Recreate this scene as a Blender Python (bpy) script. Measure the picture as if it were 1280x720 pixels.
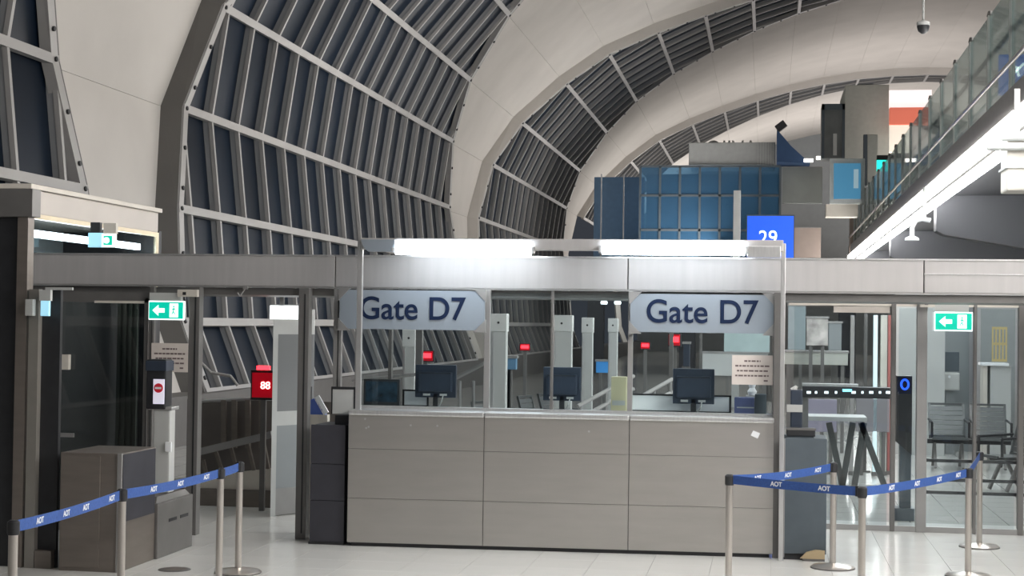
import bpy, bmesh, math, random
from mathutils import Vector, Matrix
random.seed(7)
for o in list(bpy.data.objects): bpy.data.objects.remove(o)
SC = bpy.context.scene
COL = SC.collection
R = math.radians

# ------------------------------------------------------------------ camera
F, EYE, ROLL, HOR, XV = 2000.0, 1.85, .0135, 403.5, 960.0      # focal length in px of a 1280x720 frame
PIT = math.atan((HOR - 360) / F)
YAW = math.atan((XV - 640) / F * math.cos(PIT))
Fw = Vector((-math.sin(YAW) * math.cos(PIT), math.cos(YAW) * math.cos(PIT), math.sin(PIT)))
R0 = Vector((math.cos(YAW), math.sin(YAW), 0)); U0 = R0.cross(Fw)
cr, sr = math.cos(ROLL), math.sin(ROLL)
Rc = R0 * cr + U0 * sr
Uc = U0 * cr - R0 * sr
cam = bpy.data.objects.new('camera', bpy.data.cameras.new('camera')); COL.objects.link(cam)
cam.data.sensor_width = 36; cam.data.lens = 36 * F / 1280; cam.data.clip_end = 400; cam.data.clip_start = .05
M3 = Matrix((Rc, Uc, -Fw)).transposed()
cam.matrix_world = Matrix.Translation((0, 0, EYE)) @ M3.to_4x4()
SC.camera = cam

# ------------------------------------------------------------------ world, exposure, lamps
W = bpy.data.worlds.new('night'); SC.world = W; W.use_nodes = True
bg = W.node_tree.nodes['Background']; bg.inputs[0].default_value = (.30, .33, .40, 1); bg.inputs[1].default_value = .13
vs = SC.view_settings; vs.view_transform = 'Standard'; vs.look = 'None'; vs.exposure = 0.0; vs.gamma = 1; vs.use_curve_mapping = False
def area(name, loc, rot, sx, sy, power, col=(1, .95, .88)):
    l = bpy.data.lights.new(name, 'AREA'); l.shape = 'RECTANGLE'; l.size = sx; l.size_y = sy; l.energy = power; l.color = col
    o = bpy.data.objects.new(name, l); COL.objects.link(o); o.location = loc; o.rotation_euler = rot
    return o
# uplighters that wash the vault, standing along the concourse
for y, pw, pr in ((10, 300, 60), (32, 430, 420), (56, 430, 620), (80, 560, 1000), (100, 1000, 1400)):
    area('vault_uplight', (-2.6, y, 4.2), (R(180), R(-38), 0), 2, 8, pw, (1, .96, .92))
    area('vault_uplight', (5.0, y, 5.2), (R(180), R(28), 0), 2, 8, pr, (1, .94, .91))
# unseen hall and walkway lamps, added to brighten the gate area
area('hall_fill', (2.0, 8.6, 6.4), (0, 0, 0), 5, 3, 220, (1, .96, .92))
area('header_fill', (5.0, 8.5, 4.1), (R(28), R(32), 0), 1.2, 5, 430, (1, .96, .92))  # unseen, added to brighten the right part of the header
area('balustrade_fill', (6.2, 21, 8.8), (0, R(25), 0), 1, 20, 700, (1, .96, .92))  # unseen, added to lighten the balustrade posts
area('booth_lamp', (-1.6, 13.75, 2.035), (0, 0, 0), 2.8, .25, 22, (.95, .98, 1))
# lamps of the waiting room behind the gate
area('waiting_room_lamp', (1.8, 22, 4.1), (0, 0, 0), 1.6, 14, 330, (.92, .97, 1))
area('waiting_room_lamp', (-3.5, 26, 5.0), (0, 0, 0), 2, 14, 200, (.8, .9, 1))

# ------------------------------------------------------------------ helpers
def ray(x, y):
    dx, dy = x - 640, y - 360
    return Fw * F + Rc * dx - Uc * dy
def at(x, y, Y):                       # the point of the frontal plane Y that is seen at photo pixel x, y
    r = ray(x, y); return Vector((0, 0, EYE)) + r * (Y / r.y)
def atz(x, y, Z=0):
    r = ray(x, y); return Vector((0, 0, EYE)) + r * ((Z - EYE) / r.z)
def rect(x0, y0, x1, y1, Y):           # -> X0, X1, Z0, Z1
    xm, ym = (x0 + x1) / 2, (y0 + y1) / 2
    return at(x0, ym, Y).x, at(x1, ym, Y).x, at(xm, y1, Y).z, at(xm, y0, Y).z

def nodes(m): return m.node_tree.nodes, m.node_tree.links
MATS = {}
def mat(name, col, rough=.5, metal=0, var=.06, scale=6, stretch=(1, 1, 1), bump=0, spec=.5):
    if name in MATS: return MATS[name]
    m = bpy.data.materials.new(name); m.use_nodes = True; n, l = nodes(m); b = n['Principled BSDF']
    b.inputs['Roughness'].default_value = rough; b.inputs['Metallic'].default_value = metal
    b.inputs['Specular IOR Level'].default_value = spec
    tc = n.new('ShaderNodeTexCoord'); mp = n.new('ShaderNodeMapping'); mp.inputs['Scale'].default_value = stretch
    nz = n.new('ShaderNodeTexNoise'); nz.inputs['Scale'].default_value = scale; nz.inputs['Detail'].default_value = 5
    l.new(tc.outputs['Object'], mp.inputs['Vector']); l.new(mp.outputs[0], nz.inputs['Vector'])
    rp = n.new('ShaderNodeValToRGB'); e = rp.color_ramp.elements
    e[0].position = .3; e[1].position = .7
    e[0].color = tuple(c * (1 - var) for c in col) + (1,); e[1].color = tuple(min(1, c * (1 + var)) for c in col) + (1,)
    l.new(nz.outputs['Fac'], rp.inputs[0]); l.new(rp.outputs[0], b.inputs['Base Color'])
    if bump:
        bp = n.new('ShaderNodeBump'); bp.inputs['Strength'].default_value = bump; bp.inputs['Distance'].default_value = .01
        l.new(nz.outputs['Fac'], bp.inputs['Height']); l.new(bp.outputs[0], b.inputs['Normal'])
    MATS[name] = m; return m
def emit(name, col, s):
    if name in MATS: return MATS[name]
    m = bpy.data.materials.new(name); m.use_nodes = True; n, l = nodes(m); b = n['Principled BSDF']
    b.inputs['Base Color'].default_value = col + (1,); b.inputs['Emission Color'].default_value = col + (1,)
    b.inputs['Emission Strength'].default_value = s; b.inputs['Roughness'].default_value = .4
    MATS[name] = m; return m
def glass(name, tint=(.85, .93, .95), refl=.9, rough=.02, haze=.0, hcol=(.5, .55, .6)):
    if name in MATS: return MATS[name]
    m = bpy.data.materials.new(name); m.use_nodes = True; n, l = nodes(m); n.remove(n['Principled BSDF'])
    out = n['Material Output']
    t = n.new('ShaderNodeBsdfTransparent'); t.inputs[0].default_value = tint + (1,)
    g = n.new('ShaderNodeBsdfGlossy'); g.inputs['Roughness'].default_value = rough; g.inputs[0].default_value = (refl, refl, refl, 1)
    lw = n.new('ShaderNodeLayerWeight'); pw = n.new('ShaderNodeMath'); pw.operation = 'POWER'; pw.inputs[1].default_value = 5
    lw.inputs['Blend'].default_value = .5
    fr = n.new('ShaderNodeMath'); fr.operation = 'MULTIPLY_ADD'; fr.inputs[1].default_value = .6; fr.inputs[2].default_value = .04
    l.new(lw.outputs['Facing'], pw.inputs[0]); l.new(pw.outputs[0], fr.inputs[0])
    mx = n.new('ShaderNodeMixShader'); l.new(fr.outputs[0], mx.inputs[0]); l.new(t.outputs[0], mx.inputs[1]); l.new(g.outputs[0], mx.inputs[2])
    last = mx
    if haze:
        d = n.new('ShaderNodeBsdfDiffuse'); d.inputs[0].default_value = hcol + (1,)
        m2 = n.new('ShaderNodeMixShader'); m2.inputs[0].default_value = haze
        l.new(mx.outputs[0], m2.inputs[1]); l.new(d.outputs[0], m2.inputs[2]); last = m2
    l.new(last.outputs[0], out.inputs['Surface'])
    MATS[name] = m; return m

STEEL = mat('brushed_steel', (.47, .45, .425), .36, .8, .035, 3, (.8, 1, 5))
STEELTOP = mat('worktop_steel', (.62, .62, .62), .3, .7, .06, 8, (8, 1, 1))
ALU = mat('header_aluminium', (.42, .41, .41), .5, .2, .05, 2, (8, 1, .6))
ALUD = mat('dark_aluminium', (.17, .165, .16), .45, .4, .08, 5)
ALUM = mat('frame_aluminium', (.34, .335, .33), .42, .5, .06, 5)
BROWN = mat('brown_steel', (.20, .175, .155), .42, .45, .08, 3, (1, 1, 6))
POST = mat('polished_post', (.62, .58, .54), .28, .8, .05, 4)
BLACK = mat('black_plastic', (.020, .021, .024), .5, 0, .15, 12)
CHAR = mat('charcoal_laminate', (.035, .035, .045), .5, 0, .10, 8)
SLATE = mat('slate_laminate', (.075, .095, .112), .55, 0, .06, 8)
BELT = mat('blue_webbing', (.030, .085, .30), .7, 0, .12, 60, (1, 1, 1), .3)
WHITE = mat('white_print', (.80, .82, .84), .5, 0, .03)
MEMB = mat('vault_membrane', (.54, .515, .485), .85, 0, .05, .7, (1, 1, 1), .0, .1)
FRAME = mat('glazing_frame', (.36, .35, .34), .5, .1, .06, 1.5)
FIN = mat('glazing_fin', (.27, .275, .285), .55, .1, .10, 1.2)
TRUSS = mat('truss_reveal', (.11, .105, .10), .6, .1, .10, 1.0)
NIGHT = mat('night_glass', (.005, .011, .022), .40, 0, .25, .5, (1, 1, 1), 0, .14)
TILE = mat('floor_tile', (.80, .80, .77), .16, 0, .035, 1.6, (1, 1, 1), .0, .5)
GROUT = mat('tile_grout', (.32, .31, .29), .7, 0, .08, 20)
CREAM = mat('cream_panel', (.62, .58, .52), .55, 0, .05, 3)
GREYW = mat('grey_wall', (.26, .28, .29), .6, 0, .05, 2)
GREYL = mat('light_grey_panel', (.48, .49, .48), .55, 0, .05, 4)
SOFF = mat('soffit_paint', (.075, .08, .092), .6, 0, .06, 1)
SEATM = mat('seat_metal', (.11, .118, .12), .35, .6, .08, 8)
SIGNB = mat('gate_sign_panel', (.23, .265, .305), .45, 0, .03, 3)
NAVY = mat('sign_lettering', (.008, .017, .048), .6, 0, .05, 6, (1, 1, 1), 0, .15)
SCREEN = mat('monitor_shell', (.030, .042, .065), .42, 0, .10, 10)
PAPER = mat('notice_paper', (.62, .56, .52), .8, 0, .05, 10)
INK = mat('notice_ink', (.16, .12, .12), .8, 0, .05)
GLASS = glass('clear_glass', (.90, .94, .95))
GLASSD = glass('door_glass', (.55, .58, .58), .8)
GLASSB = glass('mezzanine_glass', (.80, .88, .87), .9, .03, .12, (.55, .60, .60))
GLASSF = glass('flare_blue_shop_glass', (.45, .62, .75), .9, .05, .25, (.10, .24, .40))  # blue partly lens flare glow, put into the glass colours
TUBE = emit('led_tube', (.86, .94, 1.0), 26)
LEDS = emit('led_strip', (1.0, .97, .93), 24)
GREENE = emit('exit_green', (.0, .43, .30), 1.0)
WHITEE = emit('exit_white', (.9, 1.0, .97), 1.15)
REDE = emit('red_signal', (1.0, .02, .03), 6)
REDD = emit('red_signal_dim', (.45, .0, .010), .4)
REDH = emit('red_digits', (1, .45, .42), 5)
BLUEE = emit('blue_sign', (.012, .10, .72), .75)

class MB:
    def __init__(s): s.v = []; s.f = []; s.sm = False
    def box(s, x0, x1, y0, y1, z0, z1):
        b = len(s.v)
        s.v += [(x, y, z) for z in (z0, z1) for y in (y0, y1) for x in (x0, x1)]
        s.f += [tuple(b + i for i in q) for q in ((0, 2, 3, 1), (4, 5, 7, 6), (0, 1, 5, 4), (2, 6, 7, 3), (0, 4, 6, 2), (1, 3, 7, 5))]
        return s
    def hexa(s, pts):                 # 8 points ordered like box()
        b = len(s.v); s.v += [tuple(p) for p in pts]
        s.f += [tuple(b + i for i in q) for q in ((0, 2, 3, 1), (4, 5, 7, 6), (0, 1, 5, 4), (2, 6, 7, 3), (0, 4, 6, 2), (1, 3, 7, 5))]
        return s
    def cyl(s, p0, p1, r0, r1=None, n=14):
        r1 = r0 if r1 is None else r1; p0, p1 = Vector(p0), Vector(p1); d = (p1 - p0).normalized()
        u = d.orthogonal().normalized(); w = d.cross(u); b = len(s.v)
        for p, r in ((p0, r0), (p1, r1)):
            for i in range(n):
                a = 2 * math.pi * i / n; s.v.append(tuple(p + u * math.cos(a) * r + w * math.sin(a) * r))
        for i in range(n): s.f.append((b + i, b + (i + 1) % n, b + n + (i + 1) % n, b + n + i))
        s.f.append(tuple(b + i for i in reversed(range(n)))); s.f.append(tuple(b + n + i for i in range(n)))
        s.sm = True; return s
    def lathe(s, c, prof, n=20):      # prof: (r, z) from bottom to top
        b = len(s.v)
        for r, z in prof:
            for i in range(n):
                a = 2 * math.pi * i / n; s.v.append((c[0] + r * math.cos(a), c[1] + r * math.sin(a), c[2] + z))
        for k in range(len(prof) - 1):
            for i in range(n):
                s.f.append((b + k * n + i, b + k * n + (i + 1) % n, b + (k + 1) * n + (i + 1) % n, b + (k + 1) * n + i))
        s.f.append(tuple(b + i for i in reversed(range(n)))); s.f.append(tuple(b + (len(prof) - 1) * n + i for i in range(n)))
        s.sm = True; return s
    def tube(s, pts, r, n=10):
        for a, b in zip(pts[:-1], pts[1:]): s.cyl(a, b, r, n=n)
        return s
    def bar(s, p0, p1, w, h, up=(0, 0, 1)):   # rectangular bar between two points
        p0, p1 = Vector(p0), Vector(p1); d = (p1 - p0).normalized(); up = Vector(up)
        a = d.cross(up).normalized() * (w / 2); u = a.cross(d).normalized() * (h / 2)
        s.hexa([p0 - a - u, p0 + a - u, p1 - a - u, p1 + a - u, p0 - a + u, p0 + a + u, p1 - a + u, p1 + a + u]); return s
    def prism(s, pts, y0, y1):        # polygon (x, z) extruded along y
        b = len(s.v); n = len(pts)
        s.v += [(x, y0, z) for x, z in pts] + [(x, y1, z) for x, z in pts]
        s.f.append(tuple(b + i for i in range(n))); s.f.append(tuple(b + n + i for i in reversed(range(n))))
        for i in range(n): s.f.append((b + i, b + n + i, b + n + (i + 1) % n, b + (i + 1) % n))
        return s
    def mesh(s, name, m, off=(0, 0, 0), bevel=0):
        me = bpy.data.meshes.new(name)
        me.from_pydata([(x - off[0], y - off[1], z - off[2]) for x, y, z in s.v], [], s.f)
        bm = bmesh.new(); bm.from_mesh(me)
        bmesh.ops.recalc_face_normals(bm, faces=bm.faces)
        if bevel:
            bmesh.ops.bevel(bm, geom=[e for e in bm.edges if len(e.link_faces) == 2 and e.calc_face_angle(0) > .6], offset=bevel, segments=2, affect='EDGES', profile=.6)
        if s.sm:
            for f in bm.faces: f.smooth = True
        bm.to_mesh(me); bm.free()
        if s.sm: me.set_sharp_from_angle(angle=R(40))
        me.materials.append(m); return me
    def build(s, name, m, parent=None, bevel=0, world=True):
        off = WL.get(parent, Vector((0, 0, 0))) if (parent and world) else Vector((0, 0, 0))
        ob = bpy.data.objects.new(name, s.mesh(name, m, off, bevel)); COL.objects.link(ob)
        ob.parent = parent; WL[ob] = WL.get(parent, Vector((0, 0, 0))); return ob
WL = {}
def tag(o, label=None, cat=None, group=None, kind=None):
    if label: o['label'] = label
    if cat: o['category'] = cat
    if group: o['group'] = group
    if kind: o['kind'] = kind
    return o
def thing(name, label, cat, loc=(0, 0, 0), rz=0, group=None, kind=None):
    o = bpy.data.objects.new(name, None); COL.objects.link(o); o.location = loc; o.rotation_euler = (0, 0, rz)
    o.empty_display_size = .1; WL[o] = Vector(loc)
    return tag(o, label, cat, group, kind)
def inst(name, me, parent=None, loc=(0, 0, 0)):
    o = bpy.data.objects.new(name, me); COL.objects.link(o); o.parent = parent; o.location = loc; WL[o] = Vector(loc); return o
def copy_tree(o, parent=None):
    c = o.copy(); COL.objects.link(c); c.parent = parent
    for ch in [k for k in bpy.data.objects if k.parent == o]: copy_tree(ch, c)
    return c
def B(name, m, parent, x0, x1, y0, y1, z0, z1, bevel=0, world=True):
    return MB().box(x0, x1, y0, y1, z0, z1).build(name, m, parent, bevel, world)
def text(name, body, size, m, parent, loc, depth=.004, sx=1.0, rot=(R(90), 0, 0), align='CENTER', world=True, fat=0):
    cu = bpy.data.curves.new(name, 'FONT'); cu.body = body; cu.size = size; cu.extrude = depth; cu.align_x = align; cu.align_y = 'CENTER'; cu.offset = fat
    t = bpy.data.objects.new(name, cu); COL.objects.link(t)
    me = bpy.data.meshes.new_from_object(t.evaluated_get(bpy.context.evaluated_depsgraph_get()))
    bpy.data.objects.remove(t); me.name = name; me.materials.clear(); me.materials.append(m)
    o = bpy.data.objects.new(name, me); COL.objects.link(o); o.parent = parent
    off = WL.get(parent, Vector((0, 0, 0))) if (parent and world) else Vector((0, 0, 0))
    o.location = Vector(loc) - off; o.rotation_euler = rot; o.scale = (sx, 1, 1); WL[o] = Vector(loc); return o

# ================================================================== THE SETTING
# ---- floor: tiles are pieces in front of the gate, a tiled material further off
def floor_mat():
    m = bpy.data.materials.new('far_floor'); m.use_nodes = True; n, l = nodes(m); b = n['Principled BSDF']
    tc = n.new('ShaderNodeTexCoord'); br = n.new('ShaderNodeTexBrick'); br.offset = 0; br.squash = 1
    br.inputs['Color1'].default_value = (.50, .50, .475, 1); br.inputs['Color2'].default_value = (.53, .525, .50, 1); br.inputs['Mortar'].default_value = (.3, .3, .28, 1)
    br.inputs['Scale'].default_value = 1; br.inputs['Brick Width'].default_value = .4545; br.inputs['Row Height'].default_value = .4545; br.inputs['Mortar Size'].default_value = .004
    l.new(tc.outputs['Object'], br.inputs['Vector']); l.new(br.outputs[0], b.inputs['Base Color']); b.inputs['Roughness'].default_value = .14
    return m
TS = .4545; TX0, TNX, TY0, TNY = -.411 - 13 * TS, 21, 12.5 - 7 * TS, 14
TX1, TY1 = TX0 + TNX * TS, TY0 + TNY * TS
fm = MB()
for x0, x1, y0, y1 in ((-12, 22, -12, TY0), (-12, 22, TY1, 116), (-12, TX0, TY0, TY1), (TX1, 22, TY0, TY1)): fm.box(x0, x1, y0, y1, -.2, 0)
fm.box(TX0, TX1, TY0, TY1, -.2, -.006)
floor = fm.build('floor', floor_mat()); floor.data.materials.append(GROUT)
for p in floor.data.polygons:
    if p.index // 6 == 4: p.material_index = 1
tag(floor, 'pale glossy tiled floor of the departure concourse', 'floor', kind='structure')
tme = MB().box(.0015, TS - .0015, .0015, TS - .0015, -.006, 0).mesh('tile', TILE)
for i in range(TNX):
    for j in range(TNY): inst('tile', tme, floor, (TX0 + i * TS, TY0 + j * TS, 0))

# ---- the vault: glazed bays between membrane bands, 26.4 m apart
K = 9.3 / 639
PR = [(587, -79), (616, -4), (627, 118), (639, 232), (620, 358), (568, 465), (478, 570), (384, 652), (272, 718), (160, 770), (44, 817), (-75, 856), (-196, 886), (-319, 908), (-443, 921), (-568, 925)]
P = [Vector((-a * K, 0, 1.85 + b * K)) for a, b in PR]
HW = [11.7, 11.7, 11.5, 10.9, 9.9, 8.5, 7.1, 6.0, 4.8, 3.9, 3.2, 2.6, 2.1, 1.7, 1.4, 1.3]
AX = P[15].x
P += [Vector((2 * AX - P[15 - k].x, 0, P[15 - k].z)) for k in range(1, 16)]
HW += [HW[15 - k] for k in range(1, 16)]
NP = len(P)
def nrm(i):
    a, b = P[max(0, i - 1)], P[min(NP - 1, i + 1)]; d = (b - a).normalized(); return Vector((-d.z, 0, d.x))
NV = [nrm(i) for i in range(NP)]
def off(i, d): return P[i] + NV[i] * d
C0, PER = 8.9, 26.4
CEN = [C0 + PER * i for i in range(-1, 5)]
MEMD = .30
ceil = thing('ceiling', 'pale membrane bands of the vaulted concourse roof', 'ceiling', kind='structure')
for bi in range(0, 5):
    ca, cb = CEN[bi], CEN[bi + 1]
    if bi == 0: ca = cb - PER
    for i in range(NP - 1):
        q = [off(i, MEMD), off(i + 1, MEMD)]; q2 = [off(i, MEMD + .08), off(i + 1, MEMD + .08)]
        dv = (q[1] - q[0]).normalized() * .003
        a0, b0, a1, b1 = ca + HW[i], cb - HW[i], ca + HW[i + 1], cb - HW[i + 1]
        pts = []
        for s in (q, q2):
            pts += [s[0] + dv + Vector((0, a0, 0)), s[0] + dv + Vector((0, b0, 0)), s[1] - dv + Vector((0, a1, 0)), s[1] - dv + Vector((0, b1, 0))]
        MB().hexa(pts).build('membrane_panel', MEMB, ceil)

def clip(poly, fn):
    out = []
    for k in range(len(poly)):
        a, b = poly[k], poly[(k + 1) % len(poly)]; fa, fb = fn(a), fn(b)
        if fa >= 0: out.append(a)
        if (fa >= 0) != (fb >= 0):
            t = fa / (fa - fb); out.append((a[0] + (b[0] - a[0]) * t, a[1] + (b[1] - a[1]) * t))
    return out
SPC = 1.36
def lerp(a, b, t): return a + (b - a) * t
def bay(n, c, rng, label, jr=(-9, 9), detail=True):
    w = thing('window_%d' % n, label, 'window', (0, c, 0), kind='structure')
    lo, hi = rng
    # purlins: one bar per profile vertex
    for i in range(lo, hi + 1):
        MB().bar(P[i] + Vector((0, c - HW[i], 0)) + NV[i] * .02, P[i] + Vector((0, c + HW[i], 0)) + NV[i] * .02, .13, .13, NV[i]).build('purlin', FRAME, w)
    # mullions: front bar with a deep fin behind it, following the facets
    for j in range(jr[0], jr[1] + 1):
        y = j * SPC
        bar, fin = MB(), MB(); any_ = False
        for i in range(lo, hi):
            h0, h1 = HW[i], HW[i + 1]; u0, u1 = 0., 1.
            if abs(y) > h0 and abs(y) > h1: continue
            if abs(y) > h1: u1 = (abs(y) - h0) / (h1 - h0)
            if abs(y) > h0: u0 = (abs(y) - h0) / (h1 - h0)
            if u1 - u0 < .03: continue
            any_ = True
            def sec(mb, d0, d1, hw_):
                pts = []
                for d in (d0, d1):
                    A, Bp = off(i, d), off(i + 1, d); s, e = lerp(A, Bp, u0), lerp(A, Bp, u1)
                    for q in (s, e):
                        for dy in (-hw_, hw_): pts.append(q + Vector((0, c + y + dy, 0)))
                mb.hexa([pts[0], pts[1], pts[2], pts[3], pts[4], pts[5], pts[6], pts[7]])
            sec(bar, -.02, .05, .035); sec(fin, .05, .15, .02)
        if any_:
            b_ = bar.build('mullion', FRAME, w); fin.build('mullion_fin', FIN, b_)
    # panes, each cell of the grid cut by the slanting edge of the bay
    for i in range(lo, hi):
        h0, h1 = HW[i], HW[i + 1]
        for j in range(jr[0] - 1, jr[1] + 1):
            y0, y1 = j * SPC, (j + 1) * SPC
            poly = [(0, y0), (1, y0), (1, y1), (0, y1)]
            poly = clip(poly, lambda q: (h0 + (h1 - h0) * q[0]) - q[1])
            if len(poly) > 2: poly = clip(poly, lambda q: (h0 + (h1 - h0) * q[0]) + q[1])
            if len(poly) < 3: continue
            A, Bp, A2, B2 = off(i, .15), off(i + 1, .15), off(i, .18), off(i + 1, .18)
            mb = MB(); n_ = len(poly)
            mb.v = [tuple(lerp(A, Bp, u) + Vector((0, c + y, 0))) for u, y in poly] + [tuple(lerp(A2, B2, u) + Vector((0, c + y, 0))) for u, y in poly]
            mb.f = [tuple(range(n_)), tuple(reversed(range(n_, 2 * n_)))] + [(k, (k + 1) % n_, n_ + (k + 1) % n_, n_ + k) for k in range(n_)]
            mb.build('pane', NIGHT, w)
    # edge strips with bolts, and the reveal between strip and membrane
    for sg in (-1, 1):
        st, rv, bo = MB(), MB(), MB()
        for i in range(lo, hi):
            def pt(k, d, dy): return off(k, d) + Vector((0, c + sg * (HW[k] + dy), 0))
            st.hexa([pt(i, -.04, -.2), pt(i, -.04, 0), pt(i + 1, -.04, -.2), pt(i + 1, -.04, 0), pt(i, .12, -.2), pt(i, .12, 0), pt(i + 1, .12, -.2), pt(i + 1, .12, 0)])
            rv.hexa([pt(i, -.03, 0), pt(i, -.03, .06), pt(i + 1, -.03, 0), pt(i + 1, -.03, .06), pt(i, MEMD, 0), pt(i, MEMD, .14), pt(i + 1, MEMD, 0), pt(i + 1, MEMD, .14)])
            for u in (.2, .6, 1.0):
                p0 = lerp(pt(i, -.04, -.1), pt(i + 1, -.04, -.1), u); nn = NV[i]
                bo.cyl(p0 + nn * .02, p0 - nn * .03, .035, n=8)
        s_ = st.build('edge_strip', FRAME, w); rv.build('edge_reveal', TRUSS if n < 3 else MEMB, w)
        if detail: tag(bo.build('bolts', BLACK, s_), kind='stuff')
    return w
bay(1, CEN[1], (0, 8), 'dark night glazing at the extreme left of the photo, nearest of the vault bays', jr=(-9, 9))
bay(2, CEN[2], (0, 15), 'large leaning night glazing with pale mullions left of centre, above the first gate sign')
bay(3, CEN[3], (0, 30), 'narrowing arched glazing beyond the second membrane band, behind the booth lights')
bay(4, CEN[4], (4, 26), 'thin dark sliver of arched glazing, farthest of the vault bays', detail=False)
tag(MB().box(-9.3, -8.35, -12, 116, 0, .72).build('wall_left', mat('plinth_paint', (.12, .115, .11), .6)), 'low grey plinth wall along the foot of the leaning glazing', 'wall', kind='structure')
tag(MB().box(-9, 27, 112, 112.5, 0, 17).build('wall_back', GREYW), 'far grey end wall of the concourse', 'wall', kind='structure')

# ---- mezzanine running along the right side
XM = 3.0
mz = thing('mezzanine', 'upper walkway with glass balustrade and glowing white edge strip at right', 'walkway', (XM, 0, 4.3), kind='structure')
B('slab', SOFF, mz, XM + .05, 14, -8, 62, 4.6, 4.86)
B('edge_beam', mat('edge_beam_paint', (.27, .26, .26), .6), mz, XM, XM + .22, -8, 62, 4.57, 4.90)
B('soffit_panel', SOFF, mz, XM + .35, 14, -8, 62, 4.5, 4.6)
B('led_strip', LEDS, mz, XM - .02, XM + .08, -8, 62, 4.31, 4.565)
B('strip_rail', ALUM, mz, XM + .0, XM + .1, -8, 62, 4.245, 4.305)
B('lower_led_strip', LEDS, mz, XM + .04, XM + .12, -8, 62, 4.14, 4.24)
for y in (21, 33, 45, 57):
    MB().prism([(XM + .3, 4.5), (XM + .3, 3.80), (XM + .45, 3.72), (8, 2.95), (8, 4.5)], y - .25, y + .25).build('soffit_beam', SOFF, mz)
for k in range(22):
    y = 15.1 + 2.12 * k
    p = MB().bar((XM + .1, y, 4.88), (XM + .1, y, 6.33), .07, .09, (0, 1, 0)).build('balustrade_post', GREYL, mz)
    MB().cyl((XM + .1, y, 6.32), (XM + .1, y, 6.40), .05, .03, 8).build('post_cap', ALUD, p)
    B('glass_panel', GLASSB, mz, XM + .09, XM + .11, y + .05, y + 2.07, 4.93, 6.33)
MB().cyl((XM + .2, 15, 5.86), (XM + .2, 61, 5.86), .035, n=10).build('handrail', ALUM, mz)
MB().cyl((XM - .02, 13, 5.2), (XM - .02, 61, 5.2), .03, n=10).build('kick_rail', POST, mz)  # polished rod drawing the thin glint line along the balustrade

# ================================================================== THE GATE
# ---- header beam and its posts
YH = 13.2
hd = thing('header_beam', 'long brushed aluminium header beam spanning the whole gate above the signs', 'beam', (-6.4, YH, 2.13))
xs = [-6.4] + [at(x, 340, YH).x for x in (419, 785, 1155)] + [4.2]
for a, b in zip(xs[:-1], xs[1:]):
    pn = B('header_panel', ALU, hd, a + .004, b - .004, YH, YH + .32, 2.135, 2.405, .006)
B('top_lip', STEELTOP, hd, -6.4, 4.2, YH - .012, YH + .02, 2.395, 2.408)
B('bottom_lip', ALUM, hd, -6.4, 4.2, YH - .012, YH + .03, 2.122, 2.134)
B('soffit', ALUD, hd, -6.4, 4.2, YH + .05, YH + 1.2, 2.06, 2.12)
x0 = at(1155, 344, YH).x
B('ridge', STEELTOP, hd, x0, 2.6, YH - .008, YH + .01, 2.282, 2.292)

# ---- the counter (slightly turned), in its own frame: x along the front, y into the booth
CW, CH, CA = 3.46, 1.117, R(3.0)
ct = thing('service_counter', 'wide brushed steel gate counter of nine panels below the two gate signs', 'counter', (-3.395, 12.80, 0), CA)
B('carcass', ALUD, ct, .004, CW - .004, .012, .62, .03, CH - .03, 0, False)
B('plinth', BLACK, ct, .03, CW - .03, .03, .6, 0, .032, 0, False)
seams = [0, 1.125, 2.305, CW]; rows = [.032, .395, .80, CH - .04]
for a, b in zip(seams[:-1], seams[1:]):
    for c, d in zip(rows[:-1], rows[1:]):
        B('front_panel', STEEL, ct, a + .003, b - .003, 0, .014, c + .0015, d - .0015, .002, False)
for a, b in zip(seams[:-1], seams[1:]):
    B('worktop', STEELTOP, ct, a + .001, b - .001, -.02, .66, CH - .042, CH, .012, False)
for x, z in ((.14, 1.045), (.15, .97), (.17, .98), (.52, 1.0), (.74, 1.0), (1.98, .98)):
    MB().cyl((x, -.002, z), (x, .006, z), .009, n=8).build('rivet', STEELTOP, ct, 0, False)
MB().hexa([(3.31 + a, -.004 + c, .985 + b) for c in (0, .006) for a, b in ((-.035, -.01), (.02, -.035), (-.015, .03), (.04, .008))]).build('sticker', WHITE, ct, 0, False)
def cl(x, y, z):                       # counter frame -> world
    return Vector((-3.395 + x * math.cos(CA) - y * math.sin(CA), 12.80 + x * math.sin(CA) + y * math.cos(CA), z))

# ---- booth: posts, light bar, glass
YB = 12.86
bp = thing('light_gantry', 'thin steel gantry carrying two white light tubes above the counter', 'light fixture', (-1.6, YB, 1.1))
zt = at(715, 303, YB).z
xl, xr = at(449.5, 400, YB).x, at(978.5, 400, YB).x
B('post', STEELTOP, bp, xl - .022, xl + .022, YB - .02, YB + .02, CH, zt, .004)
B('post', STEELTOP, bp, xr - .018, xr + .018, YB - .02, YB + .02, 0, zt, .004)
zb0, zb1 = at(715, 318, YB).z, at(715, 299, YB).z
B('bar', ALU, bp, xl, xr, YB - .03, YB + .05, zb0 + .03, zb1, .008)
for a, b in ((497, 665), (754, 931)):
    fx0, fx1, fz0, fz1 = rect(a, 305.5, b, 320, YB)
    MB().cyl((fx0, YB - .055, (fz0 + fz1) / 2), (fx1, YB - .055, (fz0 + fz1) / 2), .042, n=16).build('light_tube', TUBE, bp)
    for q in (fx0, fx1):
        s = -1 if q == fx0 else 1
        MB().cyl((q, YB - .055, (fz0 + fz1) / 2), (q + s * .03, YB - .055, (fz0 + fz1) / 2), .03, n=12).build('tube_socket', ALUM, bp)
bx0, bx1, bz0, bz1 = rect(454, 300, 496, 315, YB)
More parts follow.
